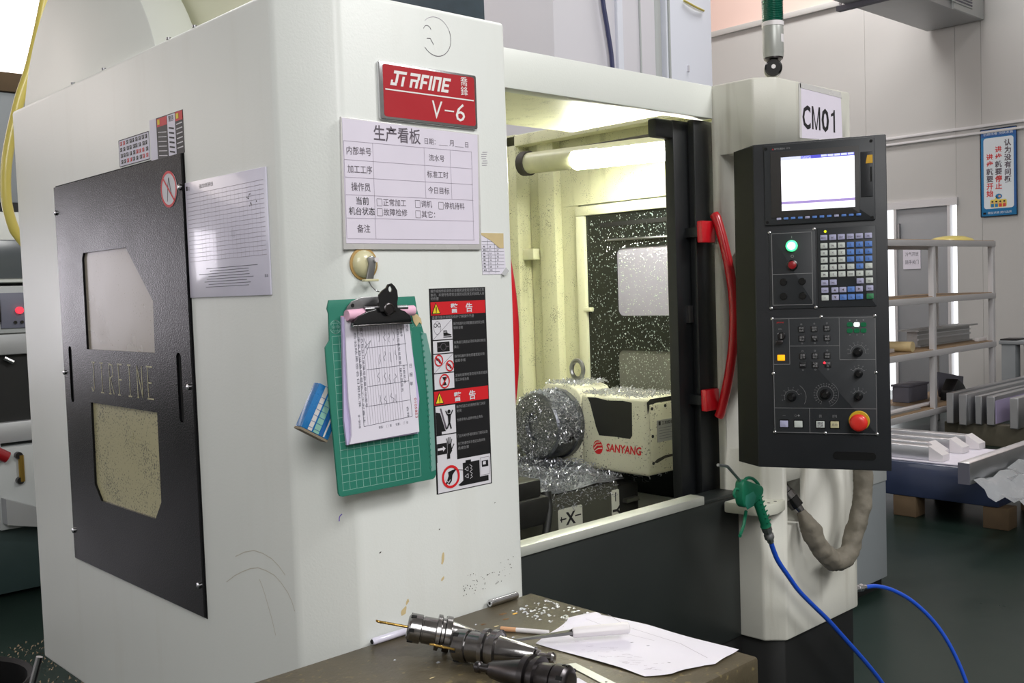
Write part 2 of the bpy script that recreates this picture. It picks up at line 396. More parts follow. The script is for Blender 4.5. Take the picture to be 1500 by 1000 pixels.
# wall on the far side of the hall (X = 12.4): sandwich panels with open joints, a doorway from y 3.88 to 4.86
wr = bpy.data.objects.new('wall_right', None); COL.objects.link(wr); wr.location = (XR, 2, 0); WL[wr.name] = Vector((XR, 2, 0)); struct(wr)
seam = [YF, -4.6, -2.2, 0.7, 2.12, 3.574, 5.034, 6.457, 7.9, YB]
for a, b in zip(seam, seam[1:]):
    z0 = 0.0
    for (p, q, zz) in ([(a, 3.88, 0), (3.88, b, 2.34)] if a < 3.88 < b else [(a, 4.86, 2.34), (4.86, b, 0)] if a < 4.86 < b else [(a, b, 0)]):
        for u, v in ((zz, 3.12), (3.12, 5.06), (5.06, ZC)):
            if v > u: MB().box(XR, XR + .06, p + .0015, q - .0015, u + .0015, v - .0015).build('wall_panel', 'wall pink lit' if u > 5 else 'wall panel', wr, smooth=False)
struct(MB().box(XR - .05, XR - .001, YF, YB, 5.03, 5.11).build('trim_1', 'wall panel', bevel=.01))
struct(MB().box(XR - .03, XR - .001, YF, YB, 3.21, 3.245).build('trim_2', 'rack steel', bevel=.006))
struct(MB().box(XR - .03, XR - .001, YF, YB, 3.135, 3.165).build('trim_3', 'rack steel', bevel=.006))
# back wall with a glowing clerestory band and a lit roller door
wb = bpy.data.objects.new('wall_back', None); COL.objects.link(wb); wb.location = (2, YB, 0); WL[wb.name] = Vector((2, YB, 0)); struct(wb)
ed = [XL, -5.38, -3.76, -3.05, -.60, 1.1, 2.72, 4.34, 5.96, 7.58, 9.2, 10.82, XR]
for a, b in zip(ed, ed[1:]):
    for u, v in (((0, .92), (2.47, 3.7), (5.2, ZC)) if a == -3.05 else ((0, 3.7), (5.2, ZC))):
        MB().box(a + .002, b - .002, YB, YB + .06, u, v).build('wall_panel', 'wall pink lit' if u > 5 else 'wall panel', wb, smooth=False)
wn = bpy.data.objects.new('window_1', None); COL.objects.link(wn); wn.location = (2, YB, 3.7); WL[wn.name] = Vector((2, YB, 3.7)); struct(wn)
for i in range(12):
    a = XL + i * 1.62; b = min(XR, a + 1.62)
    MB().box(a + .02, b - .02, YB + .01, YB + .03, 3.74, 5.18).build('pane', 'window glow', wn, smooth=False)
    MB().box(a - .02, a + .02, YB - .02, YB + .05, 3.7, 5.2).build('mullion', 'wall pink lit', wn, smooth=False)
MB().box(XL, XR, YB - .02, YB + .05, 3.68, 3.75).build('sill', 'wall pink lit', wn, smooth=False)
wn2 = bpy.data.objects.new('window_2', None); COL.objects.link(wn2); wn2.location = (-1.8, YB, .92); WL[wn2.name] = Vector((-1.8, YB, .92)); struct(wn2)
for i in range(2):
    a = -3.05 + i * 1.225
    MB().box(a + .03, a + 1.20, YB + .01, YB + .03, .95, 2.44).build('pane', 'window glow bright', wn2, smooth=False)
    MB().box(a - .03, a + .03, YB - .02, YB + .05, .92, 2.47).build('mullion', 'wall panel', wn2, smooth=False)
# sliding grey door standing ajar in the doorway
dr = bpy.data.objects.new('door_1', None); COL.objects.link(dr); dr.location = (XR, 4.3, 0); WL[dr.name] = Vector((XR, 4.3, 0)); struct(dr)
MB().box(XR - .005, XR + .045, 3.96, 4.66, 0.0, 2.33).build('door_leaf', 'door grey', dr, bevel=.006)
MB().box(XR - .03, XR + .06, 4.63, 4.665, 0.0, 2.34).build('door_edge', 'rack steel', dr)
MB().box(XR - .03, XR + .06, 3.95, 3.985, 0.0, 2.34).build('door_edge', 'rack steel', dr)
MB().box(XR - .045, XR - .005, 4.585, 4.61, 1.95, 2.15).build('hinge', 'steel', dr)
MB().box(XR - .035, XR + .07, 3.86, 4.88, 2.33, 2.42).build('door_rail', 'rack steel', dr)

# ------------------------------------------------------------------ machining centre
mc = thing('machining_center', 'large white metal machining centre with black side door and open lit chamber', 'machine', (1.75, .7, 0))
CAB = [(.867, 1.38), (.867, .078), (.945, 0), (1.318, 0), (1.318, 1.38)]
cabinet = MB().prism(CAB, .571, 1.998).build('side_cabinet', 'machine white', mc, bevel=.009, seg=3)
beam = MB().box(1.318, 2.2, .163, .20, 1.921, 2.005).build('top_crossbar', 'machine white plain', mc, bevel=.002)
MB().box(1.3, 2.30, .165, .757, 1.975, 1.990).build('chamber_roof', 'chamber cream', mc)
# operator column with a recess for the cable plug
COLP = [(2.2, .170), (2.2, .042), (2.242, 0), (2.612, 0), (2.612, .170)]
colm = MB().prism(COLP, .57, 2.006).build('operator_column', 'machine white dirty shaded', mc, bevel=.006, seg=2)
cut = MB().box(2.254, 2.317, -.05, .075, .866, .982).box(2.10, 2.56, -.08, .142, 1.062, 1.825).build('cutter', 'groove')
md = colm.modifiers.new('b', 'BOOLEAN'); md.object = cut; md.operation = 'DIFFERENCE'; md.solver = 'EXACT'
me = bpy.data.meshes.new_from_object(colm.evaluated_get(bpy.context.evaluated_depsgraph_get()))
colm.modifiers.clear(); colm.data = me; bpy.data.objects.remove(cut)
MB().box(2.612, 2.640, .03, 1.38, .57, 2.0).build('side_panel', 'machine white plain', mc, bevel=.004)
MB().box(1.31, 2.2, .11, .155, .57, .944).build('apron', 'apron dark', mc, bevel=.003)
MB().box(1.31, 2.045, .104, .148, .944, .966).build('door_sill', 'sill metal', mc, bevel=.003)
MB().box(2.045, 2.2, .106, .175, .944, .953).build('apron_ledge', 'apron dark', mc, bevel=.002)
MB().prism([(.99, 1.3), (.99, .14), (1.02, .12), (2.215, .12), (2.222, .05), (2.25, .012), (2.605, .012), (2.605, 1.3)], 0.0, .571).build('machine_base', 'base black', mc, bevel=.004)
MB().box(1.3, 2.64, 1.37, 1.39, .57, 2.0).build('chamber_wall', 'chamber cream', mc)
# sliding doors (pushed open): frame stiles, roller bracket, red bow handles
MB().box(2.088, 2.165, .206, .236, .90, 1.915).build('door_stile', 'frame black', mc, bevel=.003)
MB().box(2.146, 2.26, .184, .2055, .90, 1.918).build('door_stile', 'frame black', mc, bevel=.003)
MB().box(2.02, 2.12, .207, .235, 1.868, 1.915).build('roller_bracket', 'frame black', mc, bevel=.006)
MB().box(2.124, 2.143, .198, .206, 1.395, 1.439).build('door_latch', 'steel', mc)
def bow_handle(x, yo, name='bow_handle'):
    p = smooth_path([(x, yo, 1.672), (x, yo - .010, 1.655), (x, yo - .032, 1.58), (x, yo - .048, 1.50), (x, yo - .054, 1.42), (x, yo - .048, 1.33), (x, yo - .030, 1.24), (x, yo - .008, 1.165), (x, yo, 1.148)], 5)
    h = MB().tube(p, .0125, 12).build(name, 'red handle', mc)
    MB().box(x - .052, x + .004, yo, yo + .018, 1.600, 1.656).build('handle_bracket', 'red handle', h, bevel=.003)
    MB().box(x - .052, x + .004, yo, yo + .018, 1.166, 1.222).build('handle_bracket', 'red handle', h, bevel=.003)
    for zz in (1.628, 1.194): MB().box(x - .05, x - .02, yo + .016, .206, zz - .012, zz + .012).build('handle_bracket', 'frame black', h)
bow_handle(2.178, .150)
bow_handle(1.353, .098)
MB().box(1.325, 1.40, .206, .236, .96, 1.915).build('door_stile', 'frame black', mc, bevel=.003)
# chamber right-hand wall: stepped sheets, cream window frame, black panel with two windows
MB().box(2.52, 2.612, 1.245, 1.372, .57, 2.05).build('wall_sheet', 'chamber cream', mc, bevel=.004)
MB().box(2.585, 2.612, 1.183, 1.244, .57, 2.05).build('wall_sheet', 'chamber cream', mc, bevel=.003)
MB().box(2.565, 2.612, 1.102, 1.182, .57, 2.05).build('wall_sheet', 'chamber cream', mc, bevel=.004)
MB().box(2.600, 2.612, .2, 1.101, 1.781, 2.05).build('wall_sheet', 'chamber cream', mc)
MB().box(2.600, 2.612, 1.02, 1.101, .57, 1.780).build('wall_sheet', 'chamber cream', mc)
for (a, b, c, d) in ((.985, 1.026, .80, 1.741), (.40, 1.026, 1.742, 1.775)):
    MB().box(2.588, 2.602, a, b, c, d).build('window_trim', 'chamber trim', mc, bevel=.003)
MB().box(2.52, 2.575, .30, 1.365, 2.008, 2.046).build('top_rail', 'chamber cream', mc, bevel=.003)
MB().box(2.575, 2.613, .2, 1.372, 2.03, 2.06).build('top_rail', 'machine white plain', mc)
MB().box(2.54, 2.6, 1.19, 1.26, 1.60, 1.64).build('wall_clip', 'chamber trim', mc, bevel=.004)
rd = curve_plate((2.600, 0, 0), (0, -1, 0), (0, 0, 1), [(-.986, .80), (-.30, .80), (-.30, 1.742), (-.986, 1.742)],
                 [rrect(-.850, 1.395, -.45, 1.622, .022), rrect(-.855, 1.05, -.45, 1.278, .022)], .012, 'window_panel', 'wet black', mc)
MB().box(2.603, 2.607, .44, .86, 1.385, 1.63).build('pane', 'chamber pane', rd, smooth=False)
MB().box(2.603, 2.607, .44, .86, 1.04, 1.29).build('pane', 'chamber pane low', rd, smooth=False)
MB().box(2.597, 2.601, .45, .92, 1.698, 1.712).build('slot', 'groove', rd)
MB().tube([(2.595, .885, 1.652), (2.595, .45, 1.647)], .004, 8).build('wiper_rod', 'steel', rd)
MB().box(2.585, 2.600, .96, .998, 1.41, 1.425).build('catch', 'chamber trim', rd, bevel=.003)
drop = MB()
for i in range(4600):
    y = rnd(.42, .98); z = rnd(.95, 1.735); s = rnd(.0007, .0024) * (1.4 if rnd(0, 1) < .2 else 1)
    if y > .86 and rnd(0, 1) < .35: continue
    x = 2.5985 if not (y < .85 and (1.395 < z < 1.622 or 1.05 < z < 1.278)) else 2.6025
    drop.add([(x, y - s, z), (x, y, z - s * 1.2), (x, y + s, z), (x, y, z + s), (x - s * .6, y, z)], [(0, 1, 4), (1, 2, 4), (2, 3, 4), (3, 0, 4)])
props(drop.build('coolant_droplet', 'droplet', rd), kind='stuff')
# work lamp inside
wl = MB().tube([(2.435, .35, 1.902), (2.435, 1.09, 1.925)], .036, 16).build('work_lamp', 'lamp cover', mc)
MB().tube([(2.428, .36, 1.895), (2.428, .86, 1.911)], .034, 16).build('lamp_tube', 'lamp glow', wl)
MB().box(2.44, 2.465, .35, 1.10, 1.936, 1.956).build('lamp_bracket', 'grime', wl, bevel=.005)
MB().cyl((2.435, 1.085, 1.925), (0, 1, .03), .042, .03).build('lamp_end_cap', 'grime', wl)
# worktable, saddle, axis plates
MB().box(1.60, 2.292, .60, 1.18, .72, .912).build('worktable', 'table iron', mc, bevel=.012)
MB().box(2.292, 2.42, .63, 1.18, .60, .885).build('saddle', 'table dark', mc, bevel=.01)
MB().box(2.34, 2.40, .612, .632, .83, .842).build('saddle_lip', 'table iron', mc)
MB().box(1.34, 2.6, .24, 1.36, .57, .62).build('chip_tray', 'table dark', mc)
ap = MB().slab((2.025, .5985, .806), X, Z, rrect(0, 0, .100, .060, .006), .003).build('axis_plate', 'plastic cream', mc)
pr = Print((2.025, .5985, .806), X, Z); pr.text('black ink', 'X', .050, .012, .05, 1, center=True, bold=.03)
pr.line('black ink', .006, .030, .032, .030, .004); pr.line('black ink', .012, .022, .012, .038, .004); pr.line('black ink', .068, .032, .094, .032, .004); pr.build(ap)
ap = MB().slab((2.255, .5985, .745), X, Z, rrect(0, 0, .034, .140, .006), .003).build('axis_plate', 'plastic cream', mc)
pr = Print((2.255, .5985, .745), X, Z); pr.text('black ink', 'Y', .004, .095, .05, 1, rot=-90, bold=.03); pr.line('black ink', .017, .006, .017, .032, .004); pr.line('black ink', .017, .104, .017, .132, .004); pr.build(ap)
# black left-hand access door
LO, LX, LY = (.867, 0, 0), (0, -1, 0), (0, 0, 1)
W1 = [(-.930, 1.613), (-.938, 1.60), (-.940, 1.395), (-.576, 1.395), (-.572, 1.500), (-.692, 1.613)]
W2 = [(-.934, 1.274), (-.938, 1.085), (-.905, 1.051), (-.615, 1.051), (-.583, 1.09), (-.580, 1.274)]
ad = curve_plate((.861, 0, 0), LX, LY, [(-1.092, .888), (-.416, .888), (-.416, 1.775), (-1.092, 1.775)], [W1, W2, rrect(-1.056, 1.268, -1.036, 1.400, .009), rrect(-.479, 1.262, -.458, 1.398, .009)], .006, 'access_door', 'door black', mc)
MB().slab((.8662, 0, 0), LX, LY, [(-.95, 1.385), (-.56, 1.385), (-.56, 1.62), (-.95, 1.62)], .0015).build('pane', 'pane cream', ad, smooth=False)
MB().slab((.8662, 0, 0), LX, LY, [(-.95, 1.04), (-.57, 1.04), (-.57, 1.285), (-.95, 1.285)], .0015).build('pane', 'pane speckled', ad, smooth=False)
for a, b in ((-1.06, -1.03), (-.483, -.454)):
    MB().slab((.8662, 0, 0), LX, LY, [(a, 1.25), (b, 1.25), (b, 1.41), (a, 1.41)], .001).build('slot', 'groove', ad, smooth=False)
for y, z in ((.424, 1.712), (.430, 1.333), (1.085, 1.715), (1.087, 1.337), (1.088, .955), (.430, .948)):
    MB().lathe((.861, y, z), (-1, 0, 0), [(0, .006), (.003, .006), (.005, .003)], 12).build('screw', 'chrome', ad)
pr = Print((.861, 0, 0), LX, LY)           # stencilled capitals JIRFINE
def stencil(x, strokes, wd, ink='tape yellow'):
    for a, b, c, d in strokes: pr.line('pane speckled', x + a * wd, 1.300 + b * .066, x + c * wd, 1.300 + d * .066, .0032)
lw = .036
for i, (ch, st) in enumerate((('J', [(.6, 1, .6, .1), (.3, 1, .9, 1), (.6, .1, .35, 0), (.35, 0, .2, .15)]), ('I', [(.5, 0, .5, 1), (.25, 0, .75, 0), (.25, 1, .75, 1)]),
        ('R', [(.3, 0, .3, 1), (.3, 1, .8, .95), (.8, .95, .8, .6), (.8, .6, .3, .5), (.45, .5, .9, 0), (.1, 0, .5, 0)]), ('F', [(.3, 0, .3, 1), (.15, 1, .9, 1), (.3, .5, .75, .5), (.1, 0, .5, 0)]),
        ('I', [(.5, 0, .5, 1), (.25, 0, .75, 0), (.25, 1, .75, 1)]), ('N', [(.2, 0, .2, 1), (.2, 1, .85, 0), (.85, 0, .85, 1), (.05, 0, .35, 0)]), ('E', [(.25, 0, .25, 1), (.1, 1, .9, 1), (.25, .5, .75, .5), (.1, 0, .95, 0)]))):
    stencil(-.928 + i * .0505, st, lw)
pr.build(ad, 'stencil_lettering')
# no-touch round label
MB().slab((.8668, 0, 0), LX, LY, [(-1.096, .884), (-.412, .884), (-.412, 1.779), (-1.096, 1.779)], .0004).build('door_gap', 'groove', mc, smooth=False)
rl = MB().slab((.8605, -0, 0), LX, LY, ell(-.472, 1.713, .0345, .0345, 32), .0008).build('round_label', 'label white', ad)
pr = Print((.8605, 0, 0), LX, LY)
pr.ring('label red', -.472, 1.713, .0325, .005, n=32); pr.line('label red', -.495, 1.736, -.449, 1.690, .004, 2); pr.path('black ink', [(-.480, 1.690), (-.476, 1.715), (-.470, 1.735), (-.464, 1.712), (-.460, 1.70)], .002)
pr.build(rl, 'pictogram')
# foil labels above the door
fl = MB().slab((.8665, 0, 0), LX, LY, [(-.712, 1.781), (-.561, 1.781), (-.561, 1.837), (-.712, 1.837)], .0008).build('foil_label', 'placard grey', mc)
pr = Print((.8665, 0, 0), LX, LY); pr.box('black ink', -.711, 1.782, -.562, 1.836, .0015)
for r in range(4):
    for k in range(9):
        x = -.704 + k * .0155 + rnd(-.002, .002); ink = 'label red' if (r, k) in ((0, 0), (0, 1), (2, 5), (2, 6), (2, 7), (3, 2), (3, 3), (3, 7)) or (r == 3 and k > 6) else 'black ink'
        pr.rect(ink, x, 1.787 + (3 - r) * .0125, x + .010, 1.795 + (3 - r) * .0125); pr.line('label white', x + .002, 1.790 + (3 - r) * .0125, x + .008, 1.7925 + (3 - r) * .0125, .0014, 2); pr.line('label white', x + .005, 1.787 + (3 - r) * .0125, x + .005, 1.795 + (3 - r) * .0125, .0014, 2)
pr.build(fl)
fl = MB().slab((.8665, 0, 0), LX, LY, [(-.556, 1.776), (-.409, 1.776), (-.409, 1.856), (-.556, 1.856)], .0008).build('warning_label', 'label black', mc)
pr = Print((.8665, 0, 0), LX, LY)
pr.rect('placard grey', -.556, 1.777, -.525, 1.856); pr.rect('label red', -.522, 1.838, -.478, 1.854); pr.rect('label red', -.440, 1.838, -.410, 1.855); pr.rect('placard grey', -.476, 1.777, -.442, 1.854)
pr.text('black ink', '警告', -.470, 1.842, .012, 2); pr.rect('label yellow', -.437, 1.842, -.426, 1.852, 2); pr.rect('label yellow', -.519, 1.842, -.509, 1.852, 2)
for k in range(6): pr.line('label white', -.438, 1.832 - k * .009, -.413, 1.833 - k * .009, .0022, 1); pr.line('label white', -.519, 1.828 - k * .009, -.482, 1.824 - k * .009, .0015, 1); pr.line('black ink', -.470, 1.83 - k * .009, -.448, 1.826 - k * .009, .003, 2)
pr.build(fl)
# wide warning label on the front
FO = Vector((0, 0, 0))
def warn_label():
    x0, x1, z0, z1 = 1.112, 1.2445, 1.138, 1.5045
    lab = MB().slab((0, -.0006, 0), X, Z, [(x0, z0), (x1, z0), (x1, z1), (x0, z1)], .0006).build('warning_label', 'label black', mc)
    p = Print((0, -.0006, 0), X, Z)
    for j, (za, zb) in enumerate(((1.457, 1.4805), (1.297, 1.3215))):
        p.rect('label red', x0 + .002, za, x1 - .002, zb); c = x0 + .0135
        p.poly('label black', [(c - .0105, za + .002), (c + .0105, za + .002), (c, zb - .001)], 2); p.poly('label yellow', [(c - .0082, za + .0035), (c + .0082, za + .0035), (c, zb - .0035)], 3)
        p.rect('label black', c - .001, za + .008, c + .001, za + .0155, 4); p.disc('label black', c, za + .0058, .0011, lv=4)
        p.text('label white', '警', x0 + .047, za + .0045, .0175, 2, bold=.02); p.text('label white', '告', x0 + .083, za + .0045, .0175, 2, bold=.02)
    T = 'label grey text'
    p.text(T, '操作或维修前请务必详细阅读使用说明书及注意', x0 + .003, 1.4975, .0062, width=.126); p.text(T, '事项，并遵守各项安全规则以防发生机械或人身', x0 + .003, 1.4905, .0062, width=.126); p.text(T, '的伤害', x0 + .003, 1.4840, .0062)
    p.text(T, '请遵守操作规程及维护了解操作手册', x0 + .004, 1.4505, .0062, width=.098)
    tx = x0 + .0525
    for t, z, ww in (('操作机器时必须配戴适当的安全眼', 1.438, .074), ('镜安全鞋', 1.4305, .022), ('在换装刀具前必须将电源切断后', 1.404, .076), ('换上', 1.396, .011), ('操作机器时请勿穿着宽松衣物', 1.379, .072), ('或戴手套', 1.371, .026), ('主轴在旋转时请勿将手靠近或调', 1.3445, .077), ('整工件或治具', 1.3365, .032),
                     ('操作机器之前请将所有门关妥', 1.2875, .070), ('关闭', 1.280, .011), ('勿将手伸入运转中防止夹伤', 1.2635, .062), ('门在开关时手请勿放在门缝间以防', 1.234, .073), ('关门时请勿将手靠近以免夹伤', 1.220, .066), ('造成伤害', 1.212, .026)):
        p.text(T, t, tx, z, .0060, width=ww)
    return lab, p, x0, x1
lab, p, x0, x1 = warn_label()
def cell(za, zb): p.rect('label white', x0 + .004, za, x0 + .0495, zb); return x0 + .004, za, x0 + .0495, zb
a, za, b, zb = cell(1.4135, 1.449); p.line('grey ink', a, za, b, zb, .0006, 2)                     # goggles / safety shoe
p.ring('grey ink', a + .011, zb - .0145, .0080, .0006, 2, ry=.0115); p.ring('label black', a + .0068, zb - .010, .0032, .0010, 2); p.ring('label black', a + .0152, zb - .010, .0032, .0010, 2); p.line('label black', a + .0095, zb - .010, a + .0125, zb - .010, .001, 2)
p.poly('label black', [(b - .021, za + .006), (b - .021, za + .0155), (b - .013, za + .0155), (b - .0115, za + .0105), (b - .003, za + .008), (b - .003, za + .006)], 2); p.line('label black', b - .0215, za + .004, b - .0025, za + .004, .0018, 2); p.line('label white', b - .021, za + .0128, b - .014, za + .0128, .0011, 3)
a, za, b, zb = cell(1.389, 1.4115); p.rect('label black', a + .009, za + .0025, b - .008, zb - .0025, 2); p.ring('grey ink', (a + b) / 2, (za + zb) / 2, .0062, .0010, 3); p.line('grey ink', a + .011, (za + zb) / 2, a + .0165, (za + zb) / 2, .0012, 3); p.line('grey ink', b - .0155, (za + zb) / 2, b - .010, (za + zb) / 2, .0012, 3)
def banned(cx, cz, r):
    p.ring('label red', cx, cz, r, .0022, 3, ry=r * 1.08); q = r / .009
    p.poly('label black', [(cx - .005 * q, cz + .006 * q), (cx + .001 * q, cz + .003 * q), (cx + .005 * q, cz - .002 * q), (cx + .002 * q, cz - .006 * q), (cx - .001 * q, cz - .001 * q), (cx - .006 * q, cz + .001 * q)], 2)
    p.line('label red', cx - .0065 * q, cz + .0065 * q, cx + .0065 * q, cz - .0065 * q, .0020, 4)
a, za, b, zb = cell(1.3545, 1.387); p.line('grey ink', a, za, b, zb, .0006, 2)                     # two prohibitions
banned(a + .0115, zb - .0105, .0088); banned(b - .0095, za + .0108, .0084)
a, za, b, zb = cell(1.325, 1.3525); cx, cz = (a + b) / 2, (za + zb) / 2
p.ring('label red', cx, cz, .0108, .0024, 3, ry=.0118); p.poly('label black', [(cx - .005, cz + .0075), (cx + .005, cz + .0075), (cx + .001, cz + .001), (cx + .005, cz - .0075), (cx - .005, cz - .0075), (cx - .0005, cz)], 2); p.line('label red', cx - .007, cz - .008, cx + .007, cz + .008, .0020, 4)
# lower pictograms of the label
a, za, b, zb = cell(1.244, 1.2945)                                                                # falling figure at the door
p.poly('label black', [(a, za), (a, zb - .010), (a + .010, zb - .012), (a + .020, za + .008), (a + .022, za + .005), (a + .012, za + .005), (a + .012, za)], 2)
p.poly('grey ink', [(a + .0095, zb - .004), (a + .013, zb - .004), (a + .0245, za + .010), (a + .021, za + .008)], 2)
p.disc('label black', a + .030, zb - .011, .0036, lv=3); p.path('label black', [(a + .0225, zb - .009), (a + .0265, zb - .017), (a + .034, zb - .017), (a + .039, zb - .009)], .0024, 3); p.poly('label black', [(a + .027, zb - .0155), (a + .0345, zb - .0155), (a + .032, za + .017), (a + .028, za + .017)], 3)
p.path('label black', [(a + .029, za + .018), (a + .025, za + .010), (a + .022, za + .009)], .0030, 3); p.path('label black', [(a + .031, za + .018), (a + .034, za + .008)], .0030, 3)
a, za, b, zb = cell(1.1945, 1.242)                                                                # crushed hand
p.rect('label black', a, zb - .034, a + .023, zb - .014, 2); p.poly('label white', [(a + .001, zb - .026), (a + .013, zb - .026), (a + .013, zb - .029), (a + .019, zb - .024), (a + .013, zb - .019), (a + .013, zb - .022), (a + .001, zb - .022)], 3)
p.poly('label black', [(a + .0235, zb - .032), (a + .0235, zb - .018), (a + .032, zb - .016), (a + .034, zb - .030), (a + .029, zb - .036), (a + .029, za + .004), (a + .022, za + .004), (a + .022, zb - .036)], 3)
for k, (dx, dz) in enumerate(((-.006, .012), (-.002, .014), (.002, .014), (.006, .010))): p.line('label black', a + .025 + k * .0022, zb - .018, a + .025 + k * .0022 + dx * .45, zb - .018 + dz * .95, .0016, 3)
p.line('label black', a + .033, zb - .027, a + .039, zb - .018, .002, 3)
p.rect('label white', x0 + .003, 1.1395, x1 - .003, 1.1945)                                           # no blowing air at the cabinet
c = (x0 + .033, 1.1655); p.poly('label black', [(x0 + .055, 1.145), (x1 - .009, 1.145), (x1 - .009, 1.155), (x1 - .030, 1.155), (x1 - .030, 1.186), (x0 + .062, 1.186), (x0 + .062, 1.154), (x0 + .050, 1.1475)], 2); p.rect('label black', x0 + .069, 1.185, x0 + .082, 1.190, 2)
p.rect('label black', x1 - .0245, 1.172, x1 - .0085, 1.1835, 2); p.rect('label white', x1 - .022, 1.176, x1 - .015, 1.182, 3); p.box('grey ink', x1 - .028, 1.157, x1 - .006, 1.1895, .0006, 2)
for s in (1.174, 1.161): p.path('label white', [(x0 + .066, s), (x0 + .074, s + .004), (x0 + .074, s - .004), (x0 + .066, s)], .0007, 3); p.path('label white', [(x0 + .078, s + .007), (x0 + .084, s + .003), (x0 + .080, s), (x0 + .084, s - .003), (x0 + .078, s - .006)], .0007, 3)
p.poly('label black', [(c[0] - .006, c[1] + .009), (c[0] + .006, c[1] + .012), (c[0] + .012, c[1] + .010), (c[0] + .004, c[1] + .003), (c[0] + .002, c[1] - .008), (c[0] - .004, c[1] - .014), (c[0] - .010, c[1] - .008), (c[0] - .005, c[1] + .002)], 2)
p.path('label white', [(c[0] - .009, c[1] + .004), (c[0] - .012, c[1] - .004), (c[0] - .006, c[1] - .010), (c[0] - .002, c[1] - .005)], .0012, 4); p.line('label black', c[0] + .012, c[1] + .011, x0 + .064, 1.173, .0011, 2)
p.ring('label red', c[0], c[1], .0185, .0046, 3, n=36); p.line('label red', c[0] - .012, c[1] - .013, c[0] + .012, c[1] + .013, .0036, 1)
p.build(lab, 'lettering')
# red nameplate in a chrome frame
npl = MB().slab((0, -.006, 0), X, Z, rrect(1.018, 1.7915, 1.236, 1.889, .004), .006).build('nameplate', 'chrome', mc, bevel=.0015)
MB().slab((0, -.0066, 0), X, Z, rrect(1.0265, 1.797, 1.2305, 1.8845, .005), .0006).build('red_field', 'red plate', npl)
pr = Print((0, -.0066, 0), X, Z)
def logo(x, z, h, sx, strokes, wdt, sh=.28, ink='white ink'):
    for a, b, c, d in strokes: 
        pr.poly(ink, [(x + (q[0]) * sx + sh * q[1] * h, z + q[1] * h) for q in ((a, b), (c, b), (c, d), (a, d))])
S = .0235
lx, lz, lh = 1.0405, 1.8505, .0255
logo(lx, lz, lh, S, [(0, 0, .56, .2), (0, .2, .17, .36), (.38, .2, .60, .8), (.12, .8, 1.28, 1.0), (.95, 0, 1.17, .66)], 0)                                  # J i
logo(lx, lz, lh, S, [(1.72, 0, 1.94, .58), (1.62, .8, 2.54, 1.0), (2.32, .58, 2.54, .8), (1.94, .42, 2.48, .58), (2.22, 0, 2.46, .42)], 0)                          # R
logo(lx, lz, lh, S, [(2.66, 0, 2.88, 1.0), (2.88, .8, 3.36, 1.0), (2.88, .38, 3.26, .56), (3.46, 0, 3.68, 1.0), (3.80, 0, 4.02, 1.0), (4.02, .8, 4.56, 1.0), (4.34, 0, 4.56, .8)], 0)  # F I N
logo(lx, lz, lh, S, [(4.70, 0, 4.92, 1.0), (4.92, .8, 5.44, 1.0), (4.92, .40, 5.36, .58), (4.92, 0, 5.40, .2)], 0)                                             # E
pr.text('white ink', '喬', 1.2055, 1.868, .0175, center=True); pr.text('white ink', '鋒', 1.2055, 1.851, .0175, center=True)
pr.rect('white ink', 1.030, 1.8415, 1.2275, 1.8438)
pr.text('white ink', 'V', 1.130, 1.803, .045, width=.0235, shear=.12); pr.rect('white ink', 1.158, 1.8175, 1.1795, 1.8200); pr.text('white ink', '6', 1.1835, 1.803, .045, width=.0215, shear=.12)
pr.build(npl)
# marker doodle and pen scribble on the paint
pr = Print((0, -.0001, 0), X, Z, .0003)
pr.ring('grey ink', 1.150, 1.948, .034, .0011, n=40, a0=-140, a1=25); pr.ring('pale ink', 1.150, 1.948, .034, .0007, n=40, a0=25, a1=135)
pr.ring('grey ink', 1.131, 1.956, .0085, .0010, a0=15, a1=165); pr.path('grey ink', [(1.129, 1.942), (1.137, 1.943), (1.144, 1.933)], .0011)
for k in range(7): pr.line('pale ink', 1.246 + rnd(0, .004), 1.752 - k * .004, 1.258 + rnd(0, .006), 1.753 - k * .004, .0010)
pr.path('violet ink', [(.912, 1.139), (.908, 1.137), (.906, 1.133), (.906, 1.128)], .0022)
pr.build(mc, 'marker_drawing')
pr = Print((0, -.0001, 0), X, Z, .0003)
for a, b, c, d in ((1.120, 1.020, .004, .012), (1.118, .985, .0035, .004), (1.030, .948, .006, .008), (1.038, .962, .003, .006), (1.115, 1.075, .0015, .0015), (.985, 1.06, .0018, .0018), (1.212, 1.47, .0018, .0030), (1.232, 1.473, .0012, .0016), (1.25, 1.10, .0012, .0012)):
    pr.poly('old tape' if c > .002 else 'grime', [(a + c * math.cos(t) * rnd(.6, 1.2) + (math.sin(t) * c * .6), b + d * math.sin(t) * rnd(.7, 1.1)) for t in [2 * math.pi * k / 9 for k in range(9)]])
for k in range(60): a = rnd(1.16, 1.30); b = .955 + (a - 1.16) * .10 + rnd(-.018, .022); pr.disc('grime', a, b, rnd(.0004, .0012), n=6)
pr.build(mc, 'grime_speck')
pr = Print((.867, 0, 0), LX, LY, .0003)
for pts in ([(.328, .973), (.295, .991), (.265, 1.004), (.235, 1.015), (.206, 1.022), (.178, 1.022), (.150, 1.019), (.128, 1.010), (.107, .997), (.095, .984), (.087, .969)], [(.288, 1.028), (.253, 1.042), (.218, 1.051), (.186, 1.051), (.157, 1.047), (.133, 1.038), (.113, 1.026)], [(.203, 1.002), (.194, .991), (.186, .978), (.166, .940), (.155, .912)], [(.616, .938), (.614, .921)]): pr.path('dried oil', [(-a, b) for a, b in pts], .0016)
pr.build(mc, 'oil_mark')
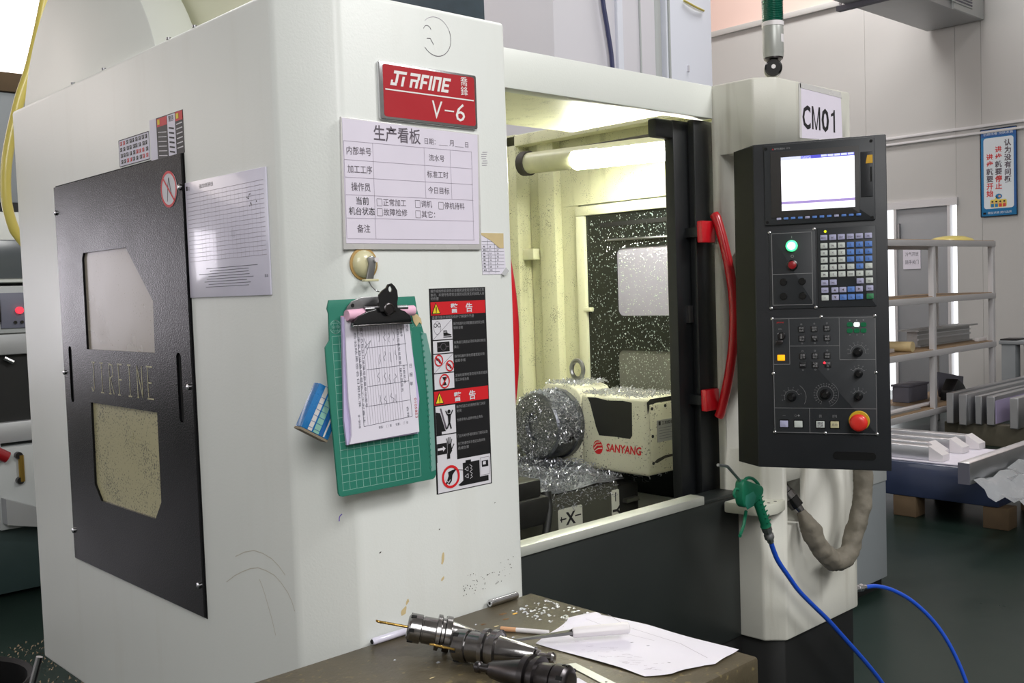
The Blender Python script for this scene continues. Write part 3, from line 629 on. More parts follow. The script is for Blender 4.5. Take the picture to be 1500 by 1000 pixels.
# taped number sheet on the column
sh = MB().slab((0, -.0006, 0), X, Z, [(2.352, 1.862), (2.566, 1.87), (2.560, 1.996), (2.352, 2.001)], .0006)
sh = props(sh.build('number_sheet', 'paper board'), 'white paper sheet lettered CM01 taped on the operator column', 'sign')
pr = Print((0, -.0006, 0), X, Z)
for ch, xx, ww in (('C', 2.362, .040), ('0', 2.457, .038)): pr.text('black ink', ch, xx, 1.889, .083, width=ww, bold=.022)
pr.rect('black ink', 2.4085, 1.8890, 2.4160, 1.9490); pr.rect('black ink', 2.4430, 1.8890, 2.4505, 1.9490)
pr.poly('black ink', [(2.4160, 1.9490), (2.4160, 1.9330), (2.4262, 1.8890), (2.4295, 1.8950)]); pr.poly('black ink', [(2.4430, 1.9490), (2.4295, 1.8950), (2.4262, 1.8890), (2.4328, 1.8890), (2.4430, 1.9330)])
pr.poly('black ink', [(2.5180, 1.8890), (2.5265, 1.8890), (2.5265, 1.9490), (2.5205, 1.9490), (2.5180, 1.9420)]); pr.poly('black ink', [(2.5180, 1.9420), (2.5060, 1.9370), (2.5060, 1.9300), (2.5180, 1.9335)])
pr.build(sh)
MB().slab((0, -.0012, 0), X, Z, [(2.352, 1.99), (2.566, 1.985), (2.560, 2.000), (2.352, 2.004)], .0004).build('tape', 'sleeve film', sh)
MB().slab((0, -.0012, 0), X, Z, [(2.346, 1.862), (2.357, 1.862), (2.357, 2.001), (2.346, 2.001)], .0004).build('tape', 'sleeve film', sh)
# air-gun rest on the column
gr = MB()
gr.slab((0, 0, .9395), X, Y, [(2.125, .104), (2.135, .02), (2.150, -.004), (2.185, -.014), (2.238, -.004), (2.243, .0), (2.2, .042), (2.2, .104)], .029)
gr.build('gun_rest', 'plastic cream', mc, bevel=.006)
for (gx, gy) in ((2.155, .012), (2.178, .006), (2.202, .002)): MB().cyl((gx, gy, .9385), (0, 0, 1), .0042, .0013, 10).build('screw_hole', 'groove', mc)
# tool-magazine cover, roof pieces and spindle motor above the cabinet
pts = [(-.96 + .4236 * math.cos(math.radians(a)), 1.8525 + .4236 * math.sin(math.radians(a))) for a in [18.9 + 142.2 * k / 36 for k in range(37)]]
MB().slab((.890, 0, 0), LX, LY, pts, .10).build('magazine_cover', 'machine white plain', mc, bevel=.006)
MB().box(1.00, 1.12, .26, 1.0, 1.99, 2.5).build('roof_cover', 'cream cover', mc, bevel=.02)
for y in (.36, .47, .79, .97): MB().cyl((.875, y, 1.998), (0, 0, 1), .005, .004, 10).build('screw', 'steel', mc)
MB().box(1.56, 1.997, .8, 1.15, 1.96, 2.75).build('spindle_motor', 'motor dark', mc, bevel=.01)
# ------------------------------------------------------------------ papers and things on the cabinet
bd = thing('production_board', 'laminated production form in clear sleeve under the red nameplate', 'sign', (1.086, -.003, 1.574))
MB().slab((0, -.005, 0), X, Z, [(.9345, 1.573), (1.2355, 1.573), (1.239, 1.783), (.9395, 1.789)], .004).build('sleeve', 'sleeve film', bd, bevel=.001)
MB().slab((0, -.0056, 0), X, Z, [(.9395, 1.583), (1.2295, 1.583), (1.2345, 1.7815), (.9415, 1.7865)], .0005).build('form_sheet', 'paper board', bd)
pr = Print((0, -.0056, 0), X, Z, .0003)
x0, x1 = .9425, 1.2185; lines = [1.750, 1.7195, 1.691, 1.6625, 1.6245, 1.5905]
for z in lines: pr.line('pale ink', x0, z, x1, z, .0007)
pr.line('pale ink', x0, 1.750, x0 - .0015, 1.5905, .0008); pr.line('pale ink', x1, 1.750, x1 - .002, 1.5905, .0008); pr.line('pale ink', 1.0, 1.75, .999, 1.5905, .0007); pr.line('pale ink', 1.109, 1.75, 1.109, 1.6625, .0007); pr.line('pale ink', 1.168, 1.75, 1.168, 1.6625, .0007)
I = 'grey ink'
pr.text(I, '生产看板', 1.003, 1.7575, .0275, width=.099, bold=.012); pr.text(I, '日期：', 1.111, 1.7575, .012, width=.024); pr.line(I, 1.143, 1.757, 1.163, 1.757, .0006); pr.text(I, '月', 1.167, 1.758, .0125); pr.line(I, 1.180, 1.757, 1.200, 1.757, .0006); pr.text(I, '日', 1.204, 1.758, .0110)
pr.text(I, '内部单号', .9475, 1.7295, .0145, width=.049, bold=.004); pr.text(I, '加工工序', .9480, 1.6995, .0145, width=.049, bold=.004); pr.text(I, '操作员', .954, 1.6705, .0150, width=.038, bold=.006)
pr.text(I, '流水号', 1.119, 1.7290, .0125, width=.035, bold=.004); pr.text(I, '标准工时', 1.1135, 1.7000, .0130, width=.048, bold=.004); pr.text(I, '今日目标', 1.1145, 1.6720, .0130, width=.048, bold=.004)
pr.text('black ink', '当前', .9625, 1.6480, .0140, width=.025, bold=.006); pr.text('black ink', '机台状态', .9470, 1.6310, .0140, width=.052, bold=.006); pr.text(I, '备注', .9620, 1.6020, .0145, width=.026, bold=.006)
for cx, cz, t, wd in ((1.004, 1.6475, '正常加工', .048), (1.085, 1.6475, '调机', .024), (1.137, 1.6460, '停机待料', .047), (1.004, 1.6310, '故障检修', .050), (1.085, 1.6295, '其它：', .030)):
    pr.box(I, cx, cz - .0015, cx + .0105, cz + .0105, .0007); pr.text(I, t, cx + .0130, cz, .0130, width=wd, bold=.004)
pr.build(bd)
pc = thing('inspection_card', 'grey laminated record sheet stuck beside the black side door', 'sign', (.866, .26, 1.503))
MB().slab((.8635, 0, 0), LX, LY, [(-.4105, 1.503), (-.1115, 1.503), (-.1105, 1.7165), (-.4095, 1.7185)], .003).build('plastic_card', 'placard grey', pc, bevel=.0008)
pr = Print((.8635, 0, 0), LX, LY, .0003)
pr.rect('black ink', -.404, 1.703, -.398, 1.711); pr.text(I, '点', -.397, 1.703, .008); pr.text('black ink', '设备日常点检表及保养记录', -.352, 1.7035, .0085, width=.055)
for k in range(17): pr.line('pale ink', -.402, 1.695 - k * .0078, -.118, 1.696 - k * .0078, .0006)
for k in range(16): pr.line('pale ink', -.35 + k * .0145, 1.57, -.35 + k * .0145, 1.695, .0003)
for k in range(8): pr.line('pen ink', -.37 + rnd(0, .05), 1.555 - k * .0048, -.20 + rnd(0, .05), 1.5555 - k * .0048, .0010)
pr.path('black ink', [(-.178, 1.672), (-.170, 1.668), (-.168, 1.676), (-.163, 1.676)], .0012); pr.path('black ink', [(-.168, 1.655), (-.164, 1.662), (-.160, 1.656)], .0012); pr.disc('black ink', -.144, 1.662, .0014)
pr.text('pen ink', '版本', -.128, 1.5335, .006); pr.build(pc)
st = thing('tap_drill_table', 'small curling drill size table taped near the chamber opening', 'sticker', (1.268, -.001, 1.527))
MB().slab((0, -.0012, 0), X, Z, [(1.2395, 1.5275), (1.286, 1.5275), (1.298, 1.540), (1.2945, 1.604), (1.238, 1.604)], .0008).build('table_sheet', 'paper white', st)
MB().add([(1.238, -.0016, 1.604), (1.2945, -.0016, 1.604), (1.2940, -.0016, 1.576), (1.283, -.0018, 1.576), (1.262, -.0018, 1.590), (1.238, -.0016, 1.6005)], [(0, 5, 4, 3, 2, 1)]).build('torn_film', 'old tape', st)
MB().add([(1.286, -.0015, 1.5275), (1.298, -.0015, 1.540), (1.300, -.008, 1.533), (1.290, -.007, 1.524)], [(0, 3, 2, 1)]).build('curled_corner', 'aluminium matte', st)
pr = Print((0, -.0012, 0), X, Z, .0003)
for k in range(10): pr.line('pen ink', 1.2392, 1.5325 + k * .0062, 1.294 - (k == 0) * .012, 1.5325 + k * .0062, .0006)
pr.line('pen ink', 1.2545, 1.529, 1.254, 1.592, .0006); pr.line('pen ink', 1.272, 1.529, 1.271, 1.588, .0006)
for k, t in enumerate((('M12', '10.3', ''), ('M8', '6.8', '8'), ('M6', '5.1', '6'), ('M5', '4.2', '5.1'), ('M4', '3.3', '4.2'), ('M3', '2.5', '3.2'), ('M2.5', '2.1', '2.7'), ('M2', '1.6', '2.2'))):
    for q, s in enumerate(t):
        if s: pr.text('black ink', s, (1.2425, 1.2575, 1.276)[q], 1.534 + k * .0062, .0040, bold=.02)
pr.build(st)
# suction hook
hk = thing('suction_hook', 'round cream suction hook with metal lever holding the green board', 'hook', (.975, -.001, 1.525))
MB().lathe((.975, -.0005, 1.549), (0, -1, 0), [(0, .0275), (.002, .0275), (.0025, .026)], 28).build('tape_ring', 'hook tape', hk)
MB().lathe((.975, -.002, 1.549), (0, -1, 0), [(0, .0235), (.004, .0225), (.009, .017), (.012, .009), (.013, .003)], 28).build('suction_cup', 'hook cream', hk)
lv = MB(); lv.slab((0, -.020, 0), X, Z, [(.972, 1.559), (.980, 1.562), (.988, 1.559), (.987, 1.551), (.981, 1.523), (.968, 1.523), (.974, 1.548)], .006)
lv.build('lever', 'hook metal', hk, bevel=.0015)
MB().cyl((.987, -.014, 1.555), (0, -1, 0), .0042, .009).build('pivot', 'plastic white', hk)
MB().box(.962, .990, -.022, -.012, 1.5195, 1.5235).build('hook_bar', 'hook cream', hk, bevel=.001)
wr_ = MB().tube(smooth_path([(.971, -.018, 1.522), (.971, -.026, 1.512), (.974, -.033, 1.505), (.981, -.034, 1.502)], 4), .0011, 8).build('wire_hook', 'chrome', hk)
# green cutting mat used as a clipboard, hung from the hook
cb = thing('clipboard', 'green gridded cutting mat with black bulldog clip hung on the hook', 'clipboard', (.98, -.034, 1.177))
MO = Vector((0, -.040, 0))
outl = [(.8795, 1.4915), (1.0500, 1.4925), (1.0535, 1.470), (1.059, 1.452), (1.0795, 1.389), (1.0810, 1.184), (1.078, 1.1785), (1.074, 1.1765), (.889, 1.1765), (.884, 1.1785), (.8815, 1.183), (.8695, 1.394), (.8690, 1.417), (.8775, 1.428), (.8780, 1.470), (.8755, 1.478)]
MB().slab(MO, X, Z, outl, .004).build('board', 'mat green', cb, bevel=.0008)
pr = Print(MO, X, Z, .0003)
sk = lambda x, z: (x + (1.434 - z) * .030, z)
for k in range(13): a = sk(.8815 + k * .0131, 1.434); b = sk(.8830 + k * .0131, 1.186); pr.line('mat print', a[0], a[1], b[0], b[1], .0008)
for k in range(20): z = 1.434 - k * .01305; a = sk(.8815, z); b = sk(1.0390, z); pr.line('mat print', a[0], z, b[0], z, .0008)
gc = (.889, 1.4485); pr.ring('mat print', gc[0], gc[1], .0105, .0012)
for q in (.004, .008): pr.ring('mat print', gc[0], gc[1], q, .0006, ry=.0105)
for q in (-.006, 0, .006): pr.line('mat print', gc[0] - .009, gc[1] + q, gc[0] + .009, gc[1] + q, .0007)
pr.rect('mat green', gc[0] - .0105, gc[1] - .003, gc[0] + .0105, gc[1] + .003, 2); pr.text('mat print', '金象', gc[0] - .0085, gc[1] - .0022, .0060, 3, width=.017)
pr.text('mat print', 'CUTTING', 1.040, 1.440, .008, width=.020); pr.build(cb, 'mat_printing')
MB().slab((0, -.0408, 0), X, Z, [(1.0590, 1.432), (1.0705, 1.428), (1.0795, 1.389), (1.0800, 1.192), (1.0700, 1.190), (1.0690, 1.30), (1.0630, 1.39)], .0006).build('ruler_edge', 'ruler strip', cb)
pr = Print((0, -.0408, 0), X, Z, .0003)
for k in range(24): pr.disc('mat green', 1.0605 + min(1, k / 8) * .0075 + (k > 8) * .0012 * (k - 8) / 15, 1.428 - k * .0100, .0021, n=8)
pr.build(cb, 'ruler_scale')
MB().slab((0, -.0412, 0), X, Z, [(1.041, 1.462), (1.052, 1.462), (1.060, 1.454), (1.062, 1.444), (1.056, 1.448), (1.050, 1.441), (1.044, 1.450)], .0008).build('tape_scrap', 'old tape', cb)
cl = MB().slab((0, -.046, 0), X, Z, [(.905, 1.4705), (.909, 1.480), (.918, 1.488), (.936, 1.494), (.978, 1.4945), (.996, 1.489), (1.010, 1.478), (1.013, 1.4715)], .003).build('clip_plate', 'steel', cb, bevel=.0008)
for xx in (.919, .999): MB().cyl((xx, -.0455, 1.4815), (0, -1, 0), .0032, .0012, 10).build('rivet_hole', 'groove', cl)
jw = MB()
jw.slab((0, -.068, 0), X, Z, [(.9035, 1.4495), (.9055, 1.4560), (.915, 1.4645), (.930, 1.4705), (.950, 1.4745), (.990, 1.4745), (1.007, 1.4695), (1.018, 1.4610), (1.021, 1.4545), (1.0195, 1.4500)], .010)
jw = jw.build('clip_jaw', 'clip black', cb, bevel=.003)
MB().box(.9035, 1.0200, -.0700, -.0580, 1.4475, 1.4505).build('clip_lip', 'tool steel', jw, bevel=.001)
lvr = [(.9545, 1.470), (.9515, 1.484), (.9530, 1.497), (.9600, 1.5035), (.9680, 1.508), (.9720, 1.5135), (.9790, 1.5150), (.9850, 1.5100), (.9895, 1.503), (.9905, 1.492), (.9885, 1.482), (.9900, 1.470)]
curve_plate((0, -.072, 0), X, Z, lvr, [ell(.9758, 1.5055, .0038, .0048, 12)], .003, 'clip_lever', 'clip black', cb)
MB().lathe((.9715, -.070, 1.4735), (0, -1, 0), [(0, .0100), (.003, .0100), (.004, .0086), (.0042, .0078), (.003, .007)], 24).build('clip_roundel', 'tool steel dark', cb)
MB().lathe((.930, -.062, 1.4745), (1, 0, 0), [(0, .0045), (.085, .0045)], 10).build('clip_spring', 'steel', cb)
# pad of job forms under the clip
pd = thing('form_pad', 'thick pad of white lilac and pink job forms clipped on the green mat', 'paper pad', (.965, -.05, 1.262))
def sheet(y, pts, m, t, nm, bev=0): return MB().slab((0, y, 0), X, Z, pts, t).build(nm, m, pd, bevel=bev)
sheet(-.0440, [(.8985, 1.4655), (1.030, 1.4690), (1.0360, 1.40), (1.0475, 1.318), (1.0440, 1.29), (1.0400, 1.262), (.905, 1.260), (.8955, 1.30), (.8975, 1.40)], 'paper pink', .003, 'pink_form')
sheet(-.0480, [(.8965, 1.4640), (1.026, 1.4660), (1.0340, 1.40), (1.0445, 1.320), (1.0405, 1.29), (1.0395, 1.261), (.8960, 1.2595), (.8925, 1.30), (.8960, 1.40)], 'paper lilac', .004, 'lilac_form')
fm = sheet(-.0520, [(.9005, 1.4610), (1.0255, 1.4650), (1.0290, 1.42), (1.0375, 1.300), (1.0385, 1.2640), (.8990, 1.2610), (.9030, 1.2750), (.9030, 1.30), (.9000, 1.33), (.8995, 1.40)], 'paper white', .0035, 'white_form')
MB().tube([(.9005, -.0560, 1.4665), (.96, -.058, 1.4690), (1.0320, -.0570, 1.4690)], .0088, 12).build('pink_fold', 'paper pink', pd)
pr = Print((0, -.0520, 0), X, Z, .0003)
pr.path('pen ink', [(.9215, 1.4495), (1.0135, 1.4520), (1.0250, 1.292), (.9270, 1.2860), (.9215, 1.4495)], .0008)
for k in range(15): a = .9265 + k * .0052; pr.line('pale ink', a, 1.449, a + .0085 - k * .0001, 1.288, .0005)
for t in (.23, .45, .62, .82): z = 1.4500 - t * .16; pr.line('pen ink', .937, z - .001, 1.0165 + t * .006, z + .001, .0008)
for k in range(3):
    pr.text('pen ink', ('客户名称及订单编号数量单位图号', '工序名称设备编号加工工时备注', '检验结果签名日期批准')[k], .9275 - k * .0062, 1.4460 - k * .004, .0048, rot=-88, width=(.13, .15, .12)[k])
for (xx, zz, t, wd) in ((1.0065, 1.4465, '工单编号', .02), (.9995, 1.440, '材料规格型号数量', .06), (1.0095, 1.378, '日期批次', .03), (1.0030, 1.375, '操作员品名', .04), (1.0140, 1.310, '合格', .02)):
    pr.text('pen ink', t, xx, zz, .0048, rot=-87, width=wd)
for s in range(16):
    xx = .962 + (s % 4) * .0105 + rnd(-.002, .002); zz = 1.436 - (s // 4) * .034 + rnd(-.003, .003)
    pr.path('pen ink', [(xx, zz), (xx + rnd(-.004, .004), zz - .006), (xx + rnd(-.003, .005), zz - .010), (xx + rnd(-.002, .003), zz - .016)], .0007)
pr.path('pen ink', [(.934, 1.428), (.938, 1.418), (.935, 1.412), (.947, 1.424), (.933, 1.396)], .0007)
pr.rect('black ink', 1.0180, 1.4480, 1.0215, 1.4620); pr.rect('white ink', 1.0188, 1.4560, 1.0207, 1.4590, 2); pr.text('pen ink', '宏达', 1.0190, 1.4460, .0060, rot=-88)
pr.vtext('pen ink', '日报单', 1.0258, 1.374, .0075, .0150); pr.text('red plate', '0105853', 1.0305, 1.3220, .0070, rot=-88, width=.034)
pr.text('pen ink', '审核：（ ）张', .9560, 1.2790, .0052, width=.026, rot=2); pr.text('pen ink', '核算：（ ）张', .9900, 1.2800, .0052, width=.026, rot=2); pr.text('pen ink', '第一联存根', .9165, 1.306, .0045, rot=-88)
pr.build(pd)
# blue card box tucked behind the mat
bx = thing('card_sleeve', 'blue striped glossy packet tucked behind the green cutting mat', 'packet', (.856, -.010, 1.27))
bf = (.8250, -.0300, 1.2965); ex = Vector((.866, 0, -.500)); ey = Vector((.500, 0, .866))
MB().slab(bf, ex, ey, [(0, 0), (.055, 0), (.055, .075), (0, .075)], .018).build('packet_body', 'card blue', bx, bevel=.001)
MB().slab(Vector(bf) - ey * .004, ex, ey, [(0, 0), (.055, 0), (.055, .0038), (0, .0038)], .019).build('packet_edge', 'card edge', bx)
pr = Print(bf, ex, ey, .0003)
for k, (ink, a, b) in enumerate((('sleeve film', .012, .020), ('mat print', .023, .034), ('poster blue dark', .036, .040), ('sleeve film', .043, .046))): pr.rect(ink, a, .001, b, .074)
for k in range(6): pr.line('poster blue dark', .012, .006 + k * .010, .034, .006 + k * .010, .0007, 2)
pr.build(bx, 'packet_printing')

# ------------------------------------------------------------------ control pendant
PO = Vector((2.0131, -.0793, 1.8101)); PX = Vector((.42606891, -.90469071, 0)); PZ = Vector((0, 0, 1)); PN = Vector((-.90469071, -.42606891, 0))
PW, PH = .2868, .7465
def pq(u, v, off=0.0): return PO + PX * u - PZ * v + PN * off
pend = thing('control_pendant', 'black machine control panel with lit screen, keypad and red stop button', 'control panel', pq(.14, PH, -.05))
hb = MB(); d = .060
fr = [pq(0, 0), pq(PW, 0), pq(PW + .002, PH), pq(-.003, PH)]; bk = [pq(-.052, .004, -d), pq(PW - .006, 0, -d), pq(PW - .006, PH, -d), pq(-.056, PH, -d)]
hb.add(fr + bk, [(0, 1, 2, 3), (7, 6, 5, 4), (0, 4, 5, 1), (1, 5, 6, 2), (2, 6, 7, 3), (3, 7, 4, 0)])
house = hb.build('housing', 'pendant black', pend, bevel=.003)
MB().add([pq(-.0535, .006, -d + .0005) + PN * .0018, pq(-.0015, .004, -.0012), pq(-.004, PH - .002, -.0012), pq(-.0575, PH - .002, -d + .0005) + PN * .0018], [(0, 1, 2, 3)]).build('side_cheek', 'pendant side', house)
# short arm that carries the pendant out of the column niche
arm = MB(); arm.add([(2.07, -.06, 1.30), (2.16, -.14, 1.30), (2.36, .141, 1.30), (2.26, .141, 1.30), (2.07, -.06, 1.58), (2.16, -.14, 1.58), (2.36, .141, 1.58), (2.26, .141, 1.58)], [(3, 2, 1, 0), (4, 5, 6, 7), (0, 1, 5, 4), (1, 2, 6, 5), (2, 3, 7, 6), (3, 0, 4, 7)])
arm.build('swivel_arm', 'grey housing', pend, bevel=.004)
def pslab(u0, v0, u1, v1, off, t, nm, m, par, r=0, bev=0):
    pts = rrect(u0, -v1, u1, -v0, r) if r else [(u0, -v1), (u1, -v1), (u1, -v0), (u0, -v0)]
    return MB().slab(PO + PN * off, PX, PZ, pts, t).build(nm, m, par, bevel=bev)
def pcyl(u, v, off, prof, nm, m, par, n=24): return MB().lathe(pq(u, v, off), PN, prof, n).build(nm, m, par)
PP = Print(PO, PX, PZ, .0003)
def screws(par, pts, off):
    for u, v in pts: pcyl(u, v, off, [(0, .0036), (.0012, .0036), (.0022, .002)], 'screw', 'chrome', par, 12)
su = pslab(.0245, .005, .2625, .1865, .006, .008, 'screen_unit', 'pendant panel', pend, .002, .0015)
pslab(.0390, .0215, .2300, .1705, .0075, .003, 'bezel', 'bezel grey', su, .001, .0005)
pslab(.0625, .0350, .2205, .1555, .0080, .002, 'screen', 'screen glow', su)
pr = Print(PO + PN * .0080, PX, PZ, .0003)
pr.rect('screen blue', .1060, -.0420, .2205, -.0350); pr.rect('screen grey', .0625, -.0420, .128, -.0350)
for k in range(5): pr.rect('screen grey', .1500 + k * .0142, -.0400, .1625 + k * .0142, -.0355, 2)
pr.rect('screen violet', .0625, -.1410, .2205, -.1350)
for k in range(9): pr.rect('screen grey', .073 + k * .0155, -.1500, .083 + k * .0155, -.1480)
pr.line('screen violet', .150, -.0970, .218, -.0970, .0007); pr.line('screen grey', .150, -.043, .150, -.0630, .0008); pr.rect('screen grey', .066, -.0460, .082, -.0450); pr.build(su, 'screen_display')
for k in range(12): pslab(.0505 + k * .01565, .1705, .0605 + k * .01565, .1755, .0085, .0035, 'soft_key', 'key lilac' if k in (0, 4, 8) else 'key blue', su, 0, .0008)
pslab(.2335, .0360, .2580, .1350, .0080, .003, 'card_door', 'pendant black', su, .001, .001)
pslab(.2535, .0700, .2565, .1020, .0088, .002, 'card_door_grip', 'pendant side', su)
MB().slab(PO + PN * .0088, PX, PZ, [(.2440, -.0620), (.2585, -.0620), (.2585, -.0440), (.2475, -.0440)], .0006).build('yellow_tape', 'tape yellow', su)
for u, v in ((.0295, .013), (.2560, .0135), (.0295, .180), (.2560, .181)): pcyl(u, v, .006, [(0, .0035), (.001, .0035)], 'screw', 'pendant side', su, 10)
pr = Print(PO + PN * .0060, PX, PZ, .0003); pr.text('label grey text', 'MITSUBISHI', .0480, -.0165, .0052, width=.0230, bold=.02); pr.text('label grey text', 'M70', .0745, -.0165, .0050); pr.poly('label red', [(.0430, -.0165), (.0465, -.0165), (.0448, -.0130)]); pr.build(su)
pb = pslab(.0315, .1985, .1345, .3785, .0030, .005, 'power_panel', 'pendant panel', pend, .001, .0008)
pr = Print(PO + PN * .0030, PX, PZ, .0003); K = 'label grey text'
pr.box(K, .0378, -.3695, .1262, -.2058, .0012); pr.line(K, .0378, -.2990, .1262, -.2990, .0012); pr.line(K, .0825, -.2180, .0825, -.2130, .0012); pr.ring(K, .0830, -.2590, .0028, .0012)
pr.build(pb, 'panel_lines'); screws(pb, ((.0335, .2030), (.1320, .2000), (.0340, .3765), (.1330, .3765)), .003)
pcyl(.0822, .2355, .003, [(0, .0130), (.006, .0130), (.008, .0118)], 'button_rim', 'led green', pb); pcyl(.0822, .2355, .011, [(0, .0088), (.002, .0084), (.003, .006)], 'power_on_button', 'led white green', pb)
pcyl(.0830, .2790, .003, [(0, .0125), (.004, .0125), (.005, .0110)], 'button_rim', 'knob black', pb); pcyl(.0830, .2790, .008, [(0, .0092), (.003, .0090), (.0042, .007)], 'power_off_button', 'button red', pb)
for u, v in ((.0624, .3170), (.1036, .3168), (.0620, .3498), (.1040, .3496)): pcyl(u, v, .003, [(0, .0082), (.002, .0082), (.003, .0074)], 'blank_plug', 'knob black', pb)
kp = pslab(.1385, .1985, .2628, .3770, .0030, .005, 'keypad', 'pendant panel', pend, .001, .0008)
pcyl(.1557, .2067, .003, [(0, .0030), (.001, .0028)], 'indicator', 'led lime', kp, 12)
cols = (.1525, .1717, .1900, .2090, .2280, .2472); rows = (.2204, .2388, .2549, .2710, .2872, .3033)
kmap = {0: 'llllll', 1: 'wwwbbb', 2: 'wwwbbb', 3: 'wwwbbb', 4: 'wwwwbw', 5: 'wwwwww'}; kc = {'l': 'key lilac', 'w': 'key white', 'b': 'key blue', 'g': 'key green'}
glyph = {0: ['MON', 'SET', 'EDT', 'DGN', 'MNT', 'F0'], 1: ['O', 'N', 'G', '7', '8', '9'], 2: ['X', 'Y', 'Z', '4', '5', '6'], 3: ['F', 'D', 'H', '1', '2', '3'], 4: ['P', 'Q', 'R', '-', '0', '.'], 5: ['M', 'S', 'T', 'EOB', '=', '/']}
keys = [(cols[c], rows[r], kmap[r][c], glyph[r][c]) for r in range(6) for c in range(6)]
keys += [(.1527, .3217, 'l', 'DEL'), (.1710, .3212, 'l', 'INS'), (.2285, .3200, 'l', 'CB'), (.2480, .3195, 'w', 'SH'), (.1528, .3385, 'l', 'CAN'), (.1745, .3386, 'l', '▲'), (.1915, .3384, 'l', '◀'), (.2090, .3380, 'b', '↑'), (.2262, .3376, 'l', '▶'), (.2483, .3365, 'l', 'RST'),
         (.1531, .3557, 'w', '?'), (.1750, .3552, 'l', '▼'), (.1920, .3553, 'b', '←'), (.2092, .3550, 'b', '↓'), (.2265, .3548, 'b', '→'), (.2487, .3546, 'g', 'IN')]
pr = Print(PO + PN * .0065, PX, PZ, .0003); kb = {}
for u, v, k, g in keys:
    if k not in kb: kb[k] = pslab(u - .0075, v - .0060, u + .0075, v + .0060, .0065, .0045, 'key', kc[k], kp, .0012, .0006); continue
    o = kb[k].copy(); COL.objects.link(o); kb.setdefault(k + 'l', []).append((o, u, v))
first = {}
for u, v, k, g in keys: first.setdefault(k, (u, v))
for k in list(first):
    for o, u, v in kb.get(k + 'l', []): o.location = kb[k].location + (pq(u, v) - pq(*first[k]))
for u, v, k, g in keys: pr.text('grey ink', g, u, -v - .0022, .0062 if len(g) == 1 else .0045, center=True, bold=.01)
pr.build(kp)
op = pslab(.0335, .3980, .2605, .6660, .0030, .005, 'operation_panel', 'pendant panel', pend, .002, .0008)
pr = Print(PO + PN * .0030, PX, PZ, .0003); L_ = [((.0365, .4010), (.2585, .4010)), ((.2585, .4010), (.2585, .6630)), ((.2585, .6630), (.0365, .6630)), ((.0365, .6630), (.0365, .4010)), ((.0728, .4010), (.0728, .5055)), ((.0728, .5055), (.0365, .5055)), ((.0728, .4640), (.1822, .4640)), ((.1822, .4010), (.1822, .4958)), ((.1822, .4958), (.2585, .4958)), ((.0365, .6065), (.2585, .6065)), ((.1144, .6065), (.1144, .6630))]
for (a, b), (c, d_) in L_: pr.line(K, a, -b, c, -d_, .0009)
pr.text('label red', 'JIRFINE', .0450, -.4110, .0045, width=.016)
KEYL = ((.0998, .4256, '手动', '方式'), (.1283, .4248, '自动', '运行'), (.1557, .4240, '单段', '执行'), (.1008, .4465, '选择', '停止'), (.1285, .4460, '空运', '转'), (.1560, .4456, '程序', '再启'), (.1014, .4868, '主轴', '正转'), (.1288, .4860, '主轴', '停止'), (.1555, .4856, '冷却', '开关'), (.1016, .5071, 'DNC', ''), (.1290, .5066, '气源', '开关'), (.1565, .5060, '照明', '灯'))
for u, v, a, b in KEYL:
    pslab(u - .0072, v - .0068, u + .0072, v + .0068, .0060, .003, 'mode_key', 'key dark', op, .001, .0006)
    pr2 = Print(PO + PN * .0060, PX, PZ, .0003); pr2.text(K, a, u, -v + (.0005 if b else -.0022), .0052, center=True, bold=.02)
    if b: pr2.text(K, b, u, -v - .0055, .0052, center=True, bold=.02)
    pr2.build(op)
    pr.ring(K, u, -v + .0110, .0016, .0006) if v < .43 or abs(v - .4865) < .004 else pr.ring(K, u, -v - .0115, .0016, .0006)
def dial(u, v, r, a0, a1, n, tick=.003, nums=None):
    pr.ring(K, u, -v, r, .0006, a0=a0, a1=a1, n=40)
    for i in range(n):
        a = math.radians(a0 + (a1 - a0) * i / (n - 1)); pr.line(K, u + r * math.cos(a), -v + r * math.sin(a), u + (r + tick) * math.cos(a), -v + (r + tick) * math.sin(a), .0007)
        if nums: pr.text(K, nums[i % len(nums)], u + (r + tick * 2.0) * math.cos(a), -v + (r + tick * 2.0) * math.sin(a) - .001, .0036, center=True)
dial(.2214, .4785, .0155, -10, 190, 9, nums=['0', '25', '50', '100']); dial(.2221, .5276, .0125, 30, 150, 5, nums=['1', '10', '50']); dial(.2213, .5784, .0125, 30, 150, 5, nums=['X', 'Y', 'Z'])
dial(.0755, .5811, .0160, 20, 200, 7, nums=['0', '2', '5']); pr.ring(K, .0755, -.5811, .0320, .0006, a0=-30, a1=55, n=40); dial(.1494, .5743, .0180, -65, 245, 22, nums=['0', '10', '20', '40', '80']); pr.ring(K, .1494, -.5743, .0290, .0005, a0=-70, a1=60, n=40)
for u, t in ((.0575, '—'), (.0870, '⌂ ✚'), (.1378, '[I]'), (.1690, '[O]')): pr.text(K, t, u, -.6260, .0065, center=True)
pr.text(K, 'ON', .0485, -.4260, .0045); pr.text(K, '◀', .0455, -.4370, .005); pr.text(K, '▶', .0600, -.4370, .005)
for u in (.2049, .2195, .2339): pr.text(K, '●', u, -.4090, .0045, center=True); pr.text(K, 'X' if u < .21 else 'Z' if u < .23 else 'A', u, -.4415, .0045, center=True)
pr.build(op, 'panel_lines')
for u, v, lit in ((.2049, .4169, 0), (.2195, .4171, 1), (.2339, .4174, 0), (.2047, .4307, 0), (.2195, .4307, 0), (.2339, .4307, 0)):
    pslab(u - .0062, v - .0050, u + .0062, v + .0050, .0045, .002, 'axis_lamp', 'led white green' if lit else 'green dim', op, .0035, 0)
